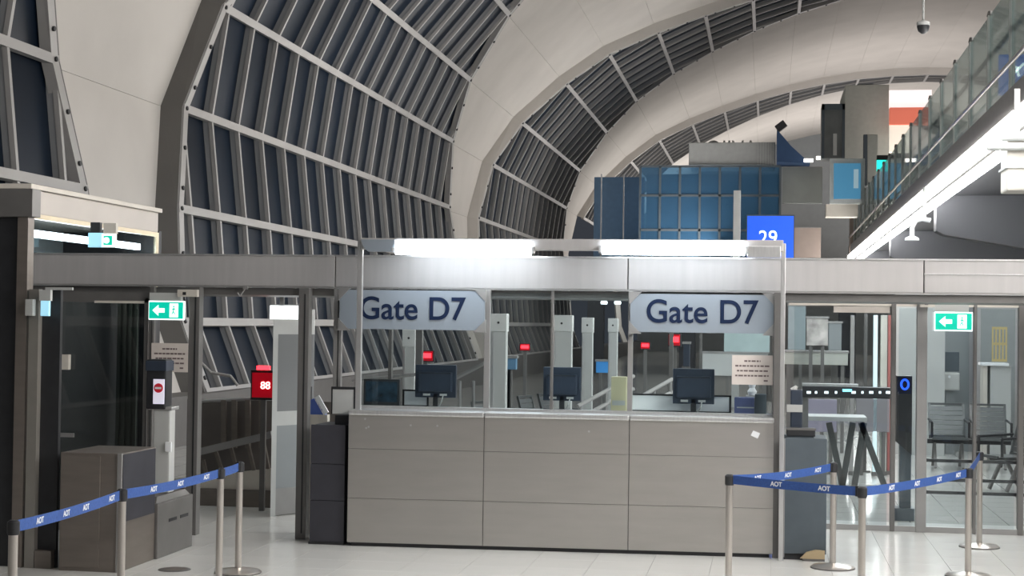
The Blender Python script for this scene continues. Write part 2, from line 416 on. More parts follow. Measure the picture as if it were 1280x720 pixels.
MB().prism([(bx0, bz1), (bx0 + .02, bz0 + .04), (bx0 + .06, bz0), (bx1, bz0), (bx1, bz1)], YB - .08, YB - .02).build('ballast_cover', SIGNB, bp)
bx0, bx1, bz0, bz1 = rect(934, 308, 976, 322, YB)
B('end_plate', STEELTOP, bp, bx0, bx1, YB - .05, YB, bz0, bz1, .004)

bg_ = thing('booth_screen', 'clear glass screen in slim frames standing on the counter under the header', 'glass screen', (-1.6, 13.12, CH))
YG = 13.14
mx = [at(x, 440, YG).x for x in (447, 609, 690, 788, 968)]
for k, x in enumerate(mx):
    w_ = (.018, .024, .010, .020, .018)[k]
    B('mullion', ALUM if k != 2 else ALUD, bg_, x - w_, x + w_, YG - .02, YG + .03, CH, 2.12, .003)
for a, b in zip(mx[:-1], mx[1:]): B('pane', GLASS, bg_, a + .02, b - .02, YG, YG + .012, CH + .005, 2.1)
B('bottom_rail', STEELTOP, bg_, mx[0], mx[-1], YG - .03, YG + .03, CH + .001, CH + .022)

# ---- gate signs
def gate_sign(px0, py0, px1, py1, tx, ty, label, loc):
    X0, X1, Z0, Z1 = rect(px0, py0, px1, py1, 13.06)
    t = thing('gate_sign', label, 'sign', ((X0 + X1) / 2, 13.06, Z0), group='gate signs over the counter')
    c = .025
    MB().prism([(X0 + c, Z0), (X1 - c, Z0), (X1, Z0 + c), (X1, Z1 - c), (X1 - c, Z1), (X0 + c, Z1), (X0, Z1 - c), (X0, Z0 + c)], 13.05, 13.075).build('sign_panel', SIGNB, t)
    p = at(tx, ty, 13.05)
    text('lettering', 'Gate', .268, NAVY, t, (p.x - .455, 13.047, p.z), .003, .96, align='LEFT', fat=.003)
    text('lettering', 'D7', .268, NAVY, t, (p.x + .455, 13.047, p.z), .003, .96, align='RIGHT', fat=.003)
    for sx, x in ((1, X0), (-1, X1)):
        for z in (Z0, Z1):
            s = 1 if z == Z0 else -1
            MB().prism([(x - sx * .01, z - s * .015), (x + sx * .09, z - s * .015), (x - sx * .01, z + s * .09)], 13.04, 13.08).build('corner_bracket', ALUM, t)
gate_sign(425, 363, 606, 412, 515, 387, 'gate sign reading Gate D7 at left, crossed by the gantry post', 0)
gate_sign(788, 368, 967, 416, 877, 391, 'gate sign reading Gate D7 at right, above the posted white notice', 1)

# ---- things on the counter
def monitor(px0, py0, px1, py1, label, Y=13.38, tilt=0, group='monitors on the counter'):
    X0, X1, Z0, Z1 = rect(px0, py0, px1, py1, Y); xc = (X0 + X1) / 2
    t = thing('monitor', label, 'monitor', (xc, Y, CH), group=group)
    sh = B('shell', SCREEN, t, X0, X1, Y, Y + .035, Z0, Z1, .006)
    B('rear_cover', SCREEN, t, X0 + .03, X1 - .03, Y - .03, Y + .002, Z0 + .05, Z1 - .06, .012)
    B('vent', BLACK, sh, X0 + .04, X1 - .04, Y - .034, Y - .028, Z1 - .075, Z1 - .068)
    for dx in (-.075, .07): B('connector', GREYL, sh, xc + dx - .03, xc + dx + .03, Y - .012, Y + .001, Z0 + .016, Z0 + .034)
    B('neck', BLACK, t, xc - .022, xc + .022, Y + .0, Y + .03, CH + .008, Z0 + .04, .004)
    MB().lathe((xc, Y + .02, CH), [(.11, 0), (.11, .008), (.03, .014)], 20).build('base', BLACK, t)
    MB().tube([(xc + .07, Y - .012, Z0 + .02), (xc + .06, Y - .03, Z0 - .03), (xc + .035, Y - .01, CH + .012)], .006, 6).build('cable', GREYL, t)
monitor(519, 456, 570, 497, 'dark monitor seen from behind, beneath the left gate sign')
monitor(679, 459, 726, 501, 'dark monitor seen from behind, between the two gate signs')
monitor(841, 461, 893, 505, 'dark monitor seen from behind, beneath the right gate sign')
X0, X1, Z0, Z1 = rect(455, 474, 500, 512, 13.42)
t = thing('computer_screen', 'dark screen with faint picture standing low at the left end of the counter', 'screen', ((X0 + X1) / 2, 13.42, CH))
B('frame', BLACK, t, X0, X1, 13.40, 13.44, CH, Z1, .006)
B('display', mat('dim_display', (.02, .045, .07), .25, 0, .7, 14), t, X0 + .02, X1 - .02, 13.396, 13.402, CH + .04, Z1 - .02)
def desk_panel(px0, py0, px1, py1, label, Y=13.3):
    X0, X1, Z0, Z1 = rect(px0, py0, px1, py1, Y)
    t = thing('privacy_board', label, 'board', ((X0 + X1) / 2, Y, CH), group='pale desk panels on the counter')
    B('board', WHITE, t, X0 + .015, X1 - .015, Y, Y + .012, CH + .01, Z1 - .012)
    B('frame_bar', BLACK, t, X0, X1, Y - .004, Y + .016, Z1 - .014, Z1)
    B('frame_bar', BLACK, t, X0, X1, Y - .004, Y + .016, CH, CH + .012)
    for x in (X0, X1 - .017): B('frame_bar', BLACK, t, x, x + .017, Y - .004, Y + .016, CH, Z1)
desk_panel(785, 493, 914, 518, 'long pale desk panel in black frame behind the rightmost monitor', 13.53)
desk_panel(503, 487, 536, 513, 'short pale desk panel in black frame next to the leftmost monitor', 13.53)
X0, X1, Z0, Z1 = rect(764, 471, 783, 515, 13.3)
t = thing('file_box', 'upright cream file box standing on the counter before the glass mullion', 'file box', ((X0 + X1) / 2, 13.3, CH))
B('box_body', mat('cream_card', (.62, .57, .36), .7), t, X0, X1, 13.28, 13.38, CH, Z1, .004)
B('label_band', GREYL, t, X0 + .01, X1 - .01, 13.277, 13.281, CH + .06, CH + .1)
X0, X1, Z0, Z1 = rect(918, 497, 958, 516, 13.3)
t = thing('document_tray', 'blue and grey document tray at the right end of the counter', 'tray', ((X0 + X1) / 2, 13.3, CH))
B('tray_box', mat('tray_blue', (.10, .12, .26), .5), t, X0, X0 + (X1 - X0) * .62, 13.26, 13.42, CH, Z1, .006)
B('tray_end', SLATE, t, X0 + (X1 - X0) * .62 + .004, X1, 13.28, 13.4, CH, Z1 + .03, .006)
B('tray_divider', GREYL, t, X0 + .02, X0 + .16, 13.255, 13.262, CH + .06, CH + .07)
X0, X1, Z0, Z1 = rect(932, 481, 948, 498, 13.34)
t = thing('desk_phone', 'small white handset above the blue tray at the counter end', 'phone', ((X0 + X1) / 2, 13.5, CH))
B('cradle', GREYL, t, X0, X1, 13.48, 13.53, CH, Z0 + .02, .006)
MB().lathe(((X0 + X1) / 2, 13.5, Z0 + .02), [(.03, 0), (.04, .03), (.022, .06), (.035, .1), (.01, .13)], 12).build('handset', WHITE, t)

def notice(px0, py0, px1, py1, Y, label, n=4):
    X0, X1, Z0, Z1 = rect(px0, py0, px1, py1, Y); w, h = X1 - X0, Z1 - Z0
    t = thing('paper_notice', label, 'notice', ((X0 + X1) / 2, Y, Z0))
    B('sheet', PAPER, t, X0, X1, Y, Y + .003, Z0, Z1)
    for k, f in enumerate(((.3, .7), (.08, .92), (.12, .88), (.08, .9), (.78, .88))[:n + 1]):
        z = Z1 - h * (.2 + .165 * k)
        x = X0 + w * f[0]; e = X0 + w * f[1]; mb = MB()
        while x < e:
            q = min(e, x + w * random.uniform(.05, .13)); mb.box(x, q, Y - .0015, Y, z - h * .028, z + h * .028); x = q + w * .02
        mb.build('text_line', INK, t)
notice(915, 444, 966, 481, 13.11, 'white paper notice taped to the glass below the right gate sign')

# ---- cabinets at both ends of the counter
X0, X1 = -3.725, -3.432
t = thing('dark_cabinet', 'tall charcoal cabinet standing against the left end of the steel counter', 'cabinet', ((X0 + X1) / 2, 12.85, 0))
for a, b in ((.02, .36), (.364, .66), (.664, .985)): B('front_panel', CHAR, t, X0, X1, 12.85, 12.87, a, b, .003)
B('body', CHAR, t, X0 + .004, X1 - .004, 12.87, 13.35, .0, .98)
B('plinth', BLACK, t, X0 - .006, X1, 12.843, 12.87, 0, .02)
B('rear_riser', BLACK, t, X0 + .16, X1, 13.0, 13.35, .98, 1.06, .004)
X0, X1, Z0, Z1 = rect(414, 485, 444, 524, 13.1)
t = thing('standing_panel', 'pale grey framed panel standing on the left charcoal cabinet', 'panel', ((X0 + X1) / 2, 13.1, 1.06))
B('board', GREYL, t, X0 + .01, X1 - .01, 13.1, 13.115, 1.065, Z1 - .01)
for x in (X0, X1 - .012): B('frame_bar', BLACK, t, x, x + .012, 13.095, 13.12, 1.06, Z1)
B('frame_bar', BLACK, t, X0, X1, 13.095, 13.12, Z1 - .012, Z1 + .01)
X0, X1, Z0, Z1 = rect(388, 497, 408, 518, 13.5)
t = thing('bag', 'small blue and white pouch seen left of the pale panel', 'bag', ((X0 + X1) / 2, 13.5, .98))
B('support', CREAM, t, X0 - .02, X1 + .02, 13.46, 13.54, .98 - .98, Z0)
MB().prism([(X0, Z0), (X1, Z0), (X1 - .03, Z0 + .05), (X0 + .05, Z1), (X0 + .01, Z1 - .02)], 13.47, 13.53).build('pouch', mat('pouch_blue', (.08, .14, .45), .6), t)
MB().bar((X1 + .005, 13.48, Z0 + .01), (X0 + .06, 13.48, Z1 + .01), .05, .02, (0, 1, 0)).build('flap', WHITE, t)

X0, X1 = .145, .475
t = thing('slate_cabinet', 'blue grey cabinet standing against the right end of the steel counter', 'cabinet', ((X0 + X1) / 2, 12.93, 0))
B('body', SLATE, t, X0, X1, 12.93, 13.4, .05, .965, .005)
B('plinth', BLACK, t, X0, X1 - .02, 12.95, 13.38, 0, .05)
B('edge_trim', ALUM, t, X0 - .012, X0 + .004, 12.92, 12.94, .02, .96)
t = thing('document_rack', 'flat black tray lying on the blue grey cabinet', 'tray', (.25, 13.0, .966))
B('tray_body', BLACK, t, .16, .385, 12.98, 13.2, .975, 1.035, .008)
B('tray_foot', SLATE, t, .17, .37, 12.99, 13.18, .966, .976)
B('tray_lip', ALUD, t, .155, .39, 12.975, 12.985, 1.025, 1.042)
X0, X1, Z0, Z1 = rect(1000, 686, 1031, 700, 12.88)
t = thing('cardboard_piece', 'curved tan cardboard piece at the foot of the blue grey cabinet', 'cardboard', ((X0 + X1) / 2, 12.89, 0))
MB().prism([(X0, .02), (X1, .02), (X1, .085), (X0 + .12, .09), (X0 + .05, .07)], 12.88, 12.915).build('lid', mat('tan_card', (.42, .33, .20), .8), t)
B('under_edge', ALUD, t, X0 + .02, X1, 12.885, 12.91, 0, .02)
t = thing('side_column', 'dark slim column between the steel counter and the blue grey cabinet', 'column', (.1, 13.05, 0))
B('column_body', ALUD, t, .053, .128, 13.0, 13.1, 0, 2.12)
B('column_edge', STEELTOP, t, .118, .13, 12.99, 13.0, .02, .5)
t = thing('terminal', 'dark ticket terminal standing at the back of the blue grey cabinet', 'terminal', (.3, 13.3, .966))
X0, X1, Z0, Z1 = rect(988, 487, 1003, 530, 13.3)
B('housing', SCREEN, t, X0, X1, 13.25, 13.35, .966, Z1, .01)
B('slot', GREYL, t, X0 - .03, X1 - .0, 13.24, 13.252, Z0 + .1, Z0 + .16)
MB().cyl((X0 + .02, 13.3, Z1 - .01), (X0 + .05, 13.3, Z1 + .03), .03, .012, 10).build('knob', GREYL, t)

# ---- the left bay: posts, doors, signs under the header
def post(px0, px1, Y, z0, z1, m, label, cat='post', d=.1):
    X0, X1 = at(px0, 520, Y).x, at(px1, 520, Y).x
    t = thing('frame_post', label, cat, ((X0 + X1) / 2, Y, z0))
    B('post_body', m, t, X0, X1, Y, Y + d, z0, z1, .004)
    B('seal', BLACK, t, X0 + (X1 - X0) * .55, X0 + (X1 - X0) * .68, Y - .004, Y, z0 + .05, z1 - .05)
    return t
post(371, 384, 13.1, 0, 2.12, ALUD, 'dark upright door post between the open door and the charcoal cabinet')
post(234, 247, 13.1, 0, 2.12, ALUD, 'dark upright door post just right of the left exit sign')
post(184, 190, 13.1, 0, 2.12, ALUD, 'slim dark upright at the left edge of the left exit sign', d=.05)
post(415, 425, 13.2, 1.06, 2.12, ALUM, 'grey upright behind the left end of the left gate sign', d=.05)

# far-left pillar and dark wall end
t = thing('dark_pillar', 'dark brown metal pillar closing the gate at the extreme left', 'pillar', (-5.4, 11.1, 0))
X0, X1, Z0, Z1 = rect(20, 271, 33, 500, 11.1)
B('pillar_face', BROWN, t, X0, X1, 11.1, 11.2, 0, Z1)
a0 = at(-14, 400, 11.1).x
B('black_panel', BLACK, t, a0, X0 + .002, 11.14, 11.2, 0, Z1)
B('cap', ALUD, t, a0, X1 + .04, 11.08, 11.22, Z1, at(20, 236, 11.1).z, .004)
X2, X3 = at(34, 500, 11.1).x, at(46, 500, 11.1).x
B('inner_jamb', mat('jamb', (.25, .235, .215), .5, .3), t, X2, X3, 11.1, 11.18, 0, 2.05)
X4 = at(69, 500, 11.1).x
B('dark_reveal', BLACK, t, X3, X4, 11.16, 11.2, 0, 2.05)
B('foot', BROWN, t, X3 + .005, X4 - .01, 11.1, 11.16, 0, .13)

# console with barrier housing and reader column
t = thing('gate_console', 'brown steel boarding console with low housing behind the left rope barrier', 'console', (-4.85, 11.05, 0))
zc = at(110, 566, 11.05).z
B('front_body', BROWN, t, -5.09, -4.625, 11.05, 11.72, 0, zc, .006)
B('front_door', BROWN, t, -5.08, -4.78, 11.04, 11.052, .03, zc - .02, .003)
B('corner_strip', ALUM, t, -4.65, -4.615, 11.04, 11.06, .0, zc, .003)
zl = at(215, 625, 12.0).z
B('low_housing', ALUD, t, -5.0, -4.6, 11.722, 12.48, 0, zl, .01)
MB().hexa([(-4.97, 11.73, zl), (-4.62, 11.73, zl), (-4.97, 12.46, zl), (-4.62, 12.46, zl), (-4.9, 11.8, zl + .045), (-4.64, 11.8, zl + .045), (-4.9, 12.4, zl + .045), (-4.64, 12.4, zl + .045)]).build('sloped_top', ALUD, t)
for y in (11.95, 12.2): B('slot', BLACK, t, -4.604, -4.597, y, y + .17, .26, .285)
B('side_panel', CHAR, t, -4.63, -4.618, 11.08, 11.7, .36, zc - .01)
t = thing('ticket_reader', 'pale reader column with black head bearing a red no entry symbol', 'ticket reader', (-4.78, 12.1, zl + .047))
X0, X1, Z0, Z1 = rect(193, 512, 214, 621, 12.1)
B('column', GREYL, t, X0, X1, 12.06, 12.18, zl + .047, Z1, .012)
B('collar', STEELTOP, t, X0 - .035, X1 + .02, 12.04, 12.2, Z1, Z1 + .025, .004)
hx0, hx1, hz0, hz1 = rect(187, 449, 211, 511, 12.1)
h_ = B('head', BLACK, t, hx0, hx1, 12.03, 12.18, hz0, hz1, .012)
B('head_cap', SCREEN, t, hx0 - .006, hx1 + .006, 12.02, 12.19, hz1 - .09, hz1 - .01, .004)
sx0, sx1, sz0, sz1 = rect(191.5, 474, 205, 505, 12.02)
B('symbol_plate', emit('reader_plate', (.72, .70, .82), .5), h_, sx0, sx1, 12.018, 12.03, sz0, sz1)
xc, zc_ = (sx0 + sx1) / 2, at(198, 485, 12.02).z
MB().cyl((xc, 12.012, zc_), (xc, 12.02, zc_), .037, n=24).build('no_entry_disc', emit('no_entry_red', (.35, .01, .02), .5), h_)
B('no_entry_bar', WHITE, h_, xc - .026, xc + .026, 12.008, 12.013, zc_ - .008, zc_ + .008)
mb = B('card_slot', WHITE, t, X1 - .03, X1 + .02, 12.04, 12.062, at(212, 564, 12.1).z, at(212, 552, 12.1).z, .003)

def exit_sign(px0, py0, px1, py1, Y, label, mirrored=False):
    X0, X1, Z0, Z1 = rect(px0, py0, px1, py1, Y); w, h = X1 - X0, Z1 - Z0
    t = thing('exit_sign', label, 'exit sign', ((X0 + X1) / 2, Y, Z0))
    B('case', WHITEE, t, X0, X1, Y, Y + .03, Z0, Z1, .006)
    B('green_face', GREENE, t, X0 + w * .025, X1 - w * .025, Y - .003, Y, Z0 + h * .07, Z1 - h * .07)
    xa, za = X0 + w * .30, (Z0 + Z1) / 2; a = h * .28
    MB().prism([(xa - a * 1.25, za), (xa - a * .1, za + a), (xa - a * .1, za + a * .4), (xa + a * 1.1, za + a * .4), (xa + a * 1.1, za - a * .4), (xa - a * .1, za - a * .4), (xa - a * .1, za - a)], Y - .006, Y - .003).build('arrow', WHITEE, t)
    d = B('door_symbol', WHITEE, t, X0 + w * .60, X0 + w * .84, Y - .006, Y - .003, Z0 + h * .14, Z1 - h * .14)
    xm, zm = X0 + w * .72, (Z0 + Z1) / 2
    mb = MB().cyl((xm, Y - .008, zm + h * .2), (xm, Y - .006, zm + h * .2), h * .05, n=10)
    for p, q in (((0, .14), (-.02, -.05)), ((0, .1), (.1, .02)), ((0, .1), (-.1, .04)), ((-.02, -.05), (.07, -.2)), ((-.02, -.05), (-.1, -.2))):
        mb.bar((xm + p[0] * h, Y - .007, zm + p[1] * h), (xm + q[0] * h, Y - .007, zm + q[1] * h), h * .05, .002, (0, 1, 0))
    mb.build('running_figure', GREENE, d)
    B('bracket', GREYL, t, X0 + w * .02, X1 - w * .1, Y + .005, Y + .025, Z1, Z1 + h * .42)
exit_sign(185.5, 376, 230, 400, 13.06, 'lit green exit sign hanging under the left part of the header')
exit_sign(1168, 390, 1216, 414, 14.9, 'lit green exit sign hanging at right above the waiting seats')
t = thing('overhead_sensor', 'small pale sensor box above the left exit sign', 'sensor', tuple(at(238, 366, 13.05)))
X0, X1, Z0, Z1 = rect(222, 362, 247, 371, 13.05)
B('sensor_body', CREAM, t, X0, X1, 13.04, 13.09, Z0, Z1, .004); B('lens', BLACK, t, X0 + .05, X0 + .08, 13.036, 13.041, Z0 + .015, Z0 + .04)
notice(189, 429, 235, 465, 13.09, 'pinkish paper notice on the dark glass below the left exit sign')

# left glazed door and pale blue markers
X0, X1, Z0, Z1 = rect(70, 372, 185, 566, 13.15)
t = thing('door_1', 'dark glazed sliding door behind the brown console', 'door', ((X0 + X1) / 2, 13.15, 0), kind='structure')
B('leaf_glass', GLASSD, t, X0 + .03, X1 - .03, 13.15, 13.165, .05, Z1 - .03)
B('top_rail', ALUD, t, X0, X1, 13.13, 13.19, Z1 - .04, Z1 + .05)
B('bright_edge', CREAM, t, at(118, 378, 13.12).x, at(180, 378, 13.12).x, 13.12, 13.13, at(150, 379, 13.12).z, at(150, 376, 13.12).z)
B('stile', ALUD, t, X0, X0 + .035, 13.13, 13.19, 0, Z1); B('stile', ALUD, t, X1 - .035, X1, 13.13, 13.19, 0, Z1)
B('bottom_rail', ALUD, t, X0, X1, 13.13, 13.19, 0, .06)
lx0, lx1, lz0, lz1 = rect(68, 443, 87, 462, 13.1)
B('lock_box', CREAM, t, lx0, lx1, 13.08, 13.13, lz0, lz1, .006)
lx0, lx1, lz0, lz1 = rect(72, 378, 75, 450, 13.1)
B('guide_rod', ALUM, t, lx0, lx1, 13.1, 13.13, lz0, lz1)
B('pull_bar', ALUM, t, at(60, 545, 13.0).x, at(93, 545, 13.0).x, 12.98, 13.0, at(75, 546, 13.0).z, at(75, 541, 13.0).z)
for (a, b, c, d, nm, Y) in ((50.5, 376, 61, 395, 'tall pale blue marker lamp at the top left corner under the header', 11.04),):
    X0, X1, Z0, Z1 = rect(a, b, c, d, Y)
    t = thing('marker_lamp', nm, 'lamp', ((X0 + X1) / 2, Y, Z0))
    B('lens', emit('pale_blue', (.35, .68, .85), .75), t, X0, X1, Y, Y + .03, Z0, Z1, .004)
    B('holder', GREYL, t, X0 - .01, X1 + .01, Y + .0, Y + .035, Z1, Z1 + .08)
    B('bracket_arm', GREYL, t, X0 + .03, X0 + .24, Y + .01, Y + .03, Z1 + .08, Z1 + .1)
    B('second_lens', GREYL, t, X0 - .12, X0 - .06, Y + .0, Y + .05, Z0, Z1 + .01, .004)

# open door leaf with light box, seen edge-on in the left bay
Yd = 14.5
X0, X1, Z0, Z1 = rect(340, 386, 374, 646, Yd)
t = thing('door_2', 'grey door leaf standing open in the left bay, lit by a white box', 'door', (X0, Yd, 0), kind='structure')
def dl(u, y0_, z): return Vector((X0 + (X1 - X0) * u, Yd + .45 * u + y0_, z))
def leaf(name, m, u0, u1, z0, z1, th=.03, par=t, dy=0):
    return MB().hexa([dl(u0, dy, z0), dl(u1, dy, z0), dl(u0, dy + th, z0), dl(u1, dy + th, z0), dl(u0, dy, z1), dl(u1, dy, z1), dl(u0, dy + th, z1), dl(u1, dy + th, z1)]).build(name, m, par)
zz = lambda y: at(356, y, Yd).z
leaf('upper_glass', glass('frosted', (.5, .52, .53), .5, .1, .6, (.36, .37, .38)), .12, 1, zz(515), zz(418)); leaf('upper_panel', GREYL, .12, 1, zz(418), Z1)
leaf('mid_rail', GREYL, .12, 1, zz(533), zz(515)); leaf('lower_panel', GREYW, .12, 1, zz(612), zz(533))
leaf('kick_panel', ALUM, .12, 1, .01, zz(612)); leaf('edge_stile', GREYL, 0, .12, .0, Z1, .05)
leaf('lock_plate', BLACK, .68, .98, zz(506), zz(485), .02, t, -.02)
X0, X1, Z0, Z1 = rect(337, 382, 371, 399, 14.35)
t = thing('light_box', 'small glowing white light box over the open grey door', 'lamp', ((X0 + X1) / 2, 14.35, Z0))
B('diffuser', emit('white_box', (.95, 1, 1), 2.2), t, X0, X1, 14.35, 14.4, Z0, Z1, .006); B('box_back', ALUM, t, X0 - .005, X1 + .005, 14.4, 14.44, Z0, Z1 + .01)
B('hanger', ALUD, t, X0 + .08, X0 + .12, 14.4, 14.43, Z1, 2.08)

# ---- vestibule behind the header at left
XVb = at(36, 300, 13.6).x
ve = thing('vestibule', 'pale topped glazed vestibule behind the header at far left', 'vestibule', (XVb, 13.6, 0))
YE = 16.7
ztop = at(40, 236, 13.6).z
def vp(px, Y): return at(px, 300, Y)
B('roof_fascia', mat('fascia', (.52, .48, .44), .5, .1, .04, 2), ve, XVb - 4, XVb, 13.6, YE, ztop - .22, ztop, .01)
B('roof_cap', CREAM, ve, XVb - 4, XVb + .035, 13.56, YE + .03, ztop, ztop + .045, .006)
zf = ztop - .22
B('gold_frame', mat('gold_frame', (.70, .60, .42), .4, .3), ve, XVb - .02, XVb + .01, 13.6, YE, zf - .045, zf)
B('gold_frame', MATS['gold_frame'], ve, XVb - .02, XVb + .01, YE - .06, YE, 2.1, zf - .045)
B('gold_frame', MATS['gold_frame'], ve, XVb - .02, XVb + .01, 13.6, 13.65, 2.1, zf - .045)
B('clerestory_glass', GLASSD, ve, XVb - .01, XVb, 13.66, YE - .07, 2.1, zf - .05)
zt0 = next(at(115, 301, y / 100).z for y in range(1360, 1900) if at(115, 301, y / 100).x < XVb - .17)
B('interior_tube', TUBE, ve, XVb - .20, XVb - .14, 13.7, YE - .15, zt0 - .035, zt0 + .03)
B('rear_wall', BLACK, ve, XVb - 4, XVb + .01, YE, YE + .08, 0, ztop - .2)
B('inner_wall', GREYW, ve, XVb - 1.2, XVb - 1.1, 13.7, YE, 0, ztop - .2)
B('side_wall', mat('vestibule_dark', (.035, .037, .04), .4), ve, XVb - .03, XVb + .01, 13.6, YE, 0, 2.1)
X0, X1, Z0, Z1 = rect(110, 291, 127, 309, 14.3)
t = thing('small_screen', 'pale blue square sign box beside the small exit sign on the vestibule', 'sign', ((X0 + X1) / 2, 14.3, Z0))
B('face', emit('pale_blue', (.35, .68, .85), .75), t, X0, X1, 14.3, 14.34, Z0, Z1, .004)
B('camera_box', BLACK, t, X0 + .02, X1 - .02, 14.3, 14.36, Z1, Z1 + .1, .006)
X0, X1, Z0, Z1 = rect(127, 292, 144, 309, 14.3)
t = thing('small_exit_sign', 'tiny white and green exit sign hung on the vestibule clerestory', 'exit sign', ((X0 + X1) / 2, 14.3, Z0))
B('case', WHITEE, t, X0, X1, 14.3, 14.34, Z0, Z1, .01)
B('green_face', GREENE, t, X0 + .02, X1 - .03, 14.297, 14.3, Z0 + .02, Z1 - .02)
MB().cyl((X0 + .05, 14.294, (Z0 + Z1) / 2), (X0 + .05, 14.297, (Z0 + Z1) / 2), .03, n=12).build('arrow', WHITEE, t)
B('bracket', CREAM, t, X0 + .01, X1, 14.31, 14.36, Z1, Z1 + .1)
# dark curtain strip and back wall seen through the left door
t = thing('curtain', 'dull green grey curtain strip seen through the dark sliding door', 'curtain', tuple(at(156, 640, 15.5)))
X0, X1, Z0, Z1 = rect(145, 380, 170, 600, 15.5)
mb = MB(); n = 7
for k in range(n):
    a, b = X0 + (X1 - X0) * k / n, X0 + (X1 - X0) * (k + 1) / n
    mb.prism([(a, .02), (b, .02), (b, 2.05), (a, 2.05)], 15.5 + .03 * (k % 2), 15.53 + .03 * (k % 2))
mb.build('curtain_cloth', mat('curtain_cloth', (.10, .115, .10), .8), t); B('curtain_rail', ALUD, t, X0 - .03, X1 + .03, 15.49, 15.58, 2.05, 2.08)
tag(B('wall_1', mat('dark_wall', (.025, .027, .032), .35), None, XVb, at(182, 500, 16.2).x, 16.2, 16.3, 0, 2.2), 'dark glassy wall behind the left sliding door', 'wall', kind='structure')

# ---- ramp edge with rails beyond the left bay
t = thing('ramp_parapet', 'grey boarding ramp parapet with sloping handrails beyond the left bay', 'parapet', tuple(atz(300, 637)))
Yp = 15.2
xa, xb = at(246, 600, Yp).x - .3, at(345, 600, Yp).x + .5
B('plinth', BROWN, t, xa, xb, Yp, Yp + .12, 0, at(300, 612, Yp).z)
MB().hexa([(xa, Yp + .03, .1), (xb, Yp + .03, .1), (xa, Yp + .1, .1), (xb, Yp + .1, .1), (xa, Yp + .03, at(240, 600, Yp).z), (xb, Yp + .03, at(350, 578, Yp).z), (xa, Yp + .1, at(240, 600, Yp).z), (xb, Yp + .1, at(350, 578, Yp).z)]).build('kerb_panel', CREAM, t)
p0, p1 = at(244, 566, Yp), at(340, 543, Yp)
MB().bar(p0, p1, .06, .07).build('top_rail', ALUM, t)
p0, p1 = at(244, 502, Yp + .4), at(345, 497, Yp + .4)
MB().cyl(p0, p1, .018).build('rear_rail', ALUM, t)
for a, b, c, d in ((254, 575, 262, 610), (270, 565, 284, 608), (289, 560, 301, 606), (310, 555, 321, 602), (329, 550, 338, 598)):
    MB().bar(at(a, b, Yp + .06), at(c, d, Yp + .06), .03, .04, (0, 1, 0)).build('baluster', BROWN, t)
for x in (280, 293, 310, 327):
    MB().bar(at(x, 500, Yp + .4), at(x, 560, Yp + .4), .05, .04, (0, 1, 0)).build('rear_post', BROWN, t)
MB().tube([at(246, 448, Yp + .4), at(264, 466, Yp + .4), at(288, 470, Yp + .4), at(297, 482, Yp + .4)], .016).build('bent_rail', FRAME, t)
B('infill', mat('infill', (.14, .125, .115), .5, .2), t, xa, xb, Yp + .5, Yp + .53, .05, at(300, 500, Yp + .5).z)
# red signal on its post
def signal(px0, py0, px1, py1, Y, label, z0=0, big=True):
    X0, X1, Z0, Z1 = rect(px0, py0, px1, py1, Y); xc = (X0 + X1) / 2; w, h = X1 - X0, Z1 - Z0
    t = thing('red_signal', label, 'signal', (xc, Y, z0), group='red gate signals')
    B('housing', BLACK, t, X0 - w * .08, X1 + w * .08, Y + .01, Y + .07, Z0 - h * .1, Z1 + h * .1, .006)
    d = B('lamp_face', REDD, t, X0, X1, Y, Y + .012, Z0, Z1, .004)
    if big:
        text('digits', '88', h * .42, REDH, d, (xc + w * .15, Y - .004, (Z0 + Z1) / 2 - h * .02), .003)
        B('beacon', REDE, t, X0 + w * .2, X1 - w * .2, Y, Y + .05, Z1 + h * .12, Z1 + h * .28, .004)
    else:
        B('beacon', REDE, t, X0 + w * .1, X1 - w * .1, Y - .004, Y, Z0 + h * .3, Z1 - h * .2)
    B('pole', ALUD, t, xc - .025, xc + .025, Y + .03, Y + .07, z0, Z0 - h * .1)
signal(315, 466, 341, 497, 14.9, 'bright red number signal on a post in the left bay')
signal(521, 439, 541, 451, 21, 'red signal just above the leftmost monitor', 0, False)
signal(650, 430, 662, 438, 24, 'red signal seen between the two gate signs', 0, False)
signal(836, 418, 850, 432, 20, 'red signal directly above the rightmost monitor', 0, False)
signal(801, 428, 812, 436, 26, 'faint red signal at the left edge under the right gate sign', 0, False)

# ---- glass wall at right, set back from the header
YR = 15.0
gw = thing('glass_partition', 'clear glass partition in dark frames closing the right bay', 'partition', (1.6, YR, 0))
px = [(1113, 1119), (1145, 1158), (1216, 1220), (1272, 1279)]
for a, b in px: B('post', ALUM if b - a > 9 else ALUD, gw, at(a, 520, YR).x, at(b, 520, YR).x, YR - .04, YR + .04, 0, at(a, 377, YR).z, .004)
zr0, zr1 = at(1130, 664, YR).z, at(1130, 656, YR).z
xe0, xe1 = at(985, 520, YR).x, 3.4
B('bottom_rail', ALUM, gw, xe0, xe1, YR - .03, YR + .03, 0, .05)
B('top_rail', CREAM, gw, xe0, xe1, YR - .03, YR + .05, at(1130, 383, YR).z, at(1130, 372, YR).z)
B('door_top', mat('door_beige', (.52, .48, .44), .5), gw, at(1042, 390, YR).x, at(1112, 390, YR).x, YR - .02, YR + .02, at(1080, 391, YR).z, at(1080, 383, YR).z)
xs = [xe0] + [at((a + b) / 2, 520, YR).x for a, b in px] + [xe1]
for k, (a, b) in enumerate(zip(xs[:-1], xs[1:])): B('pane', GLASS, gw, a + .05, b - .05, YR, YR + .012, .05, at(1130, 385, YR).z)
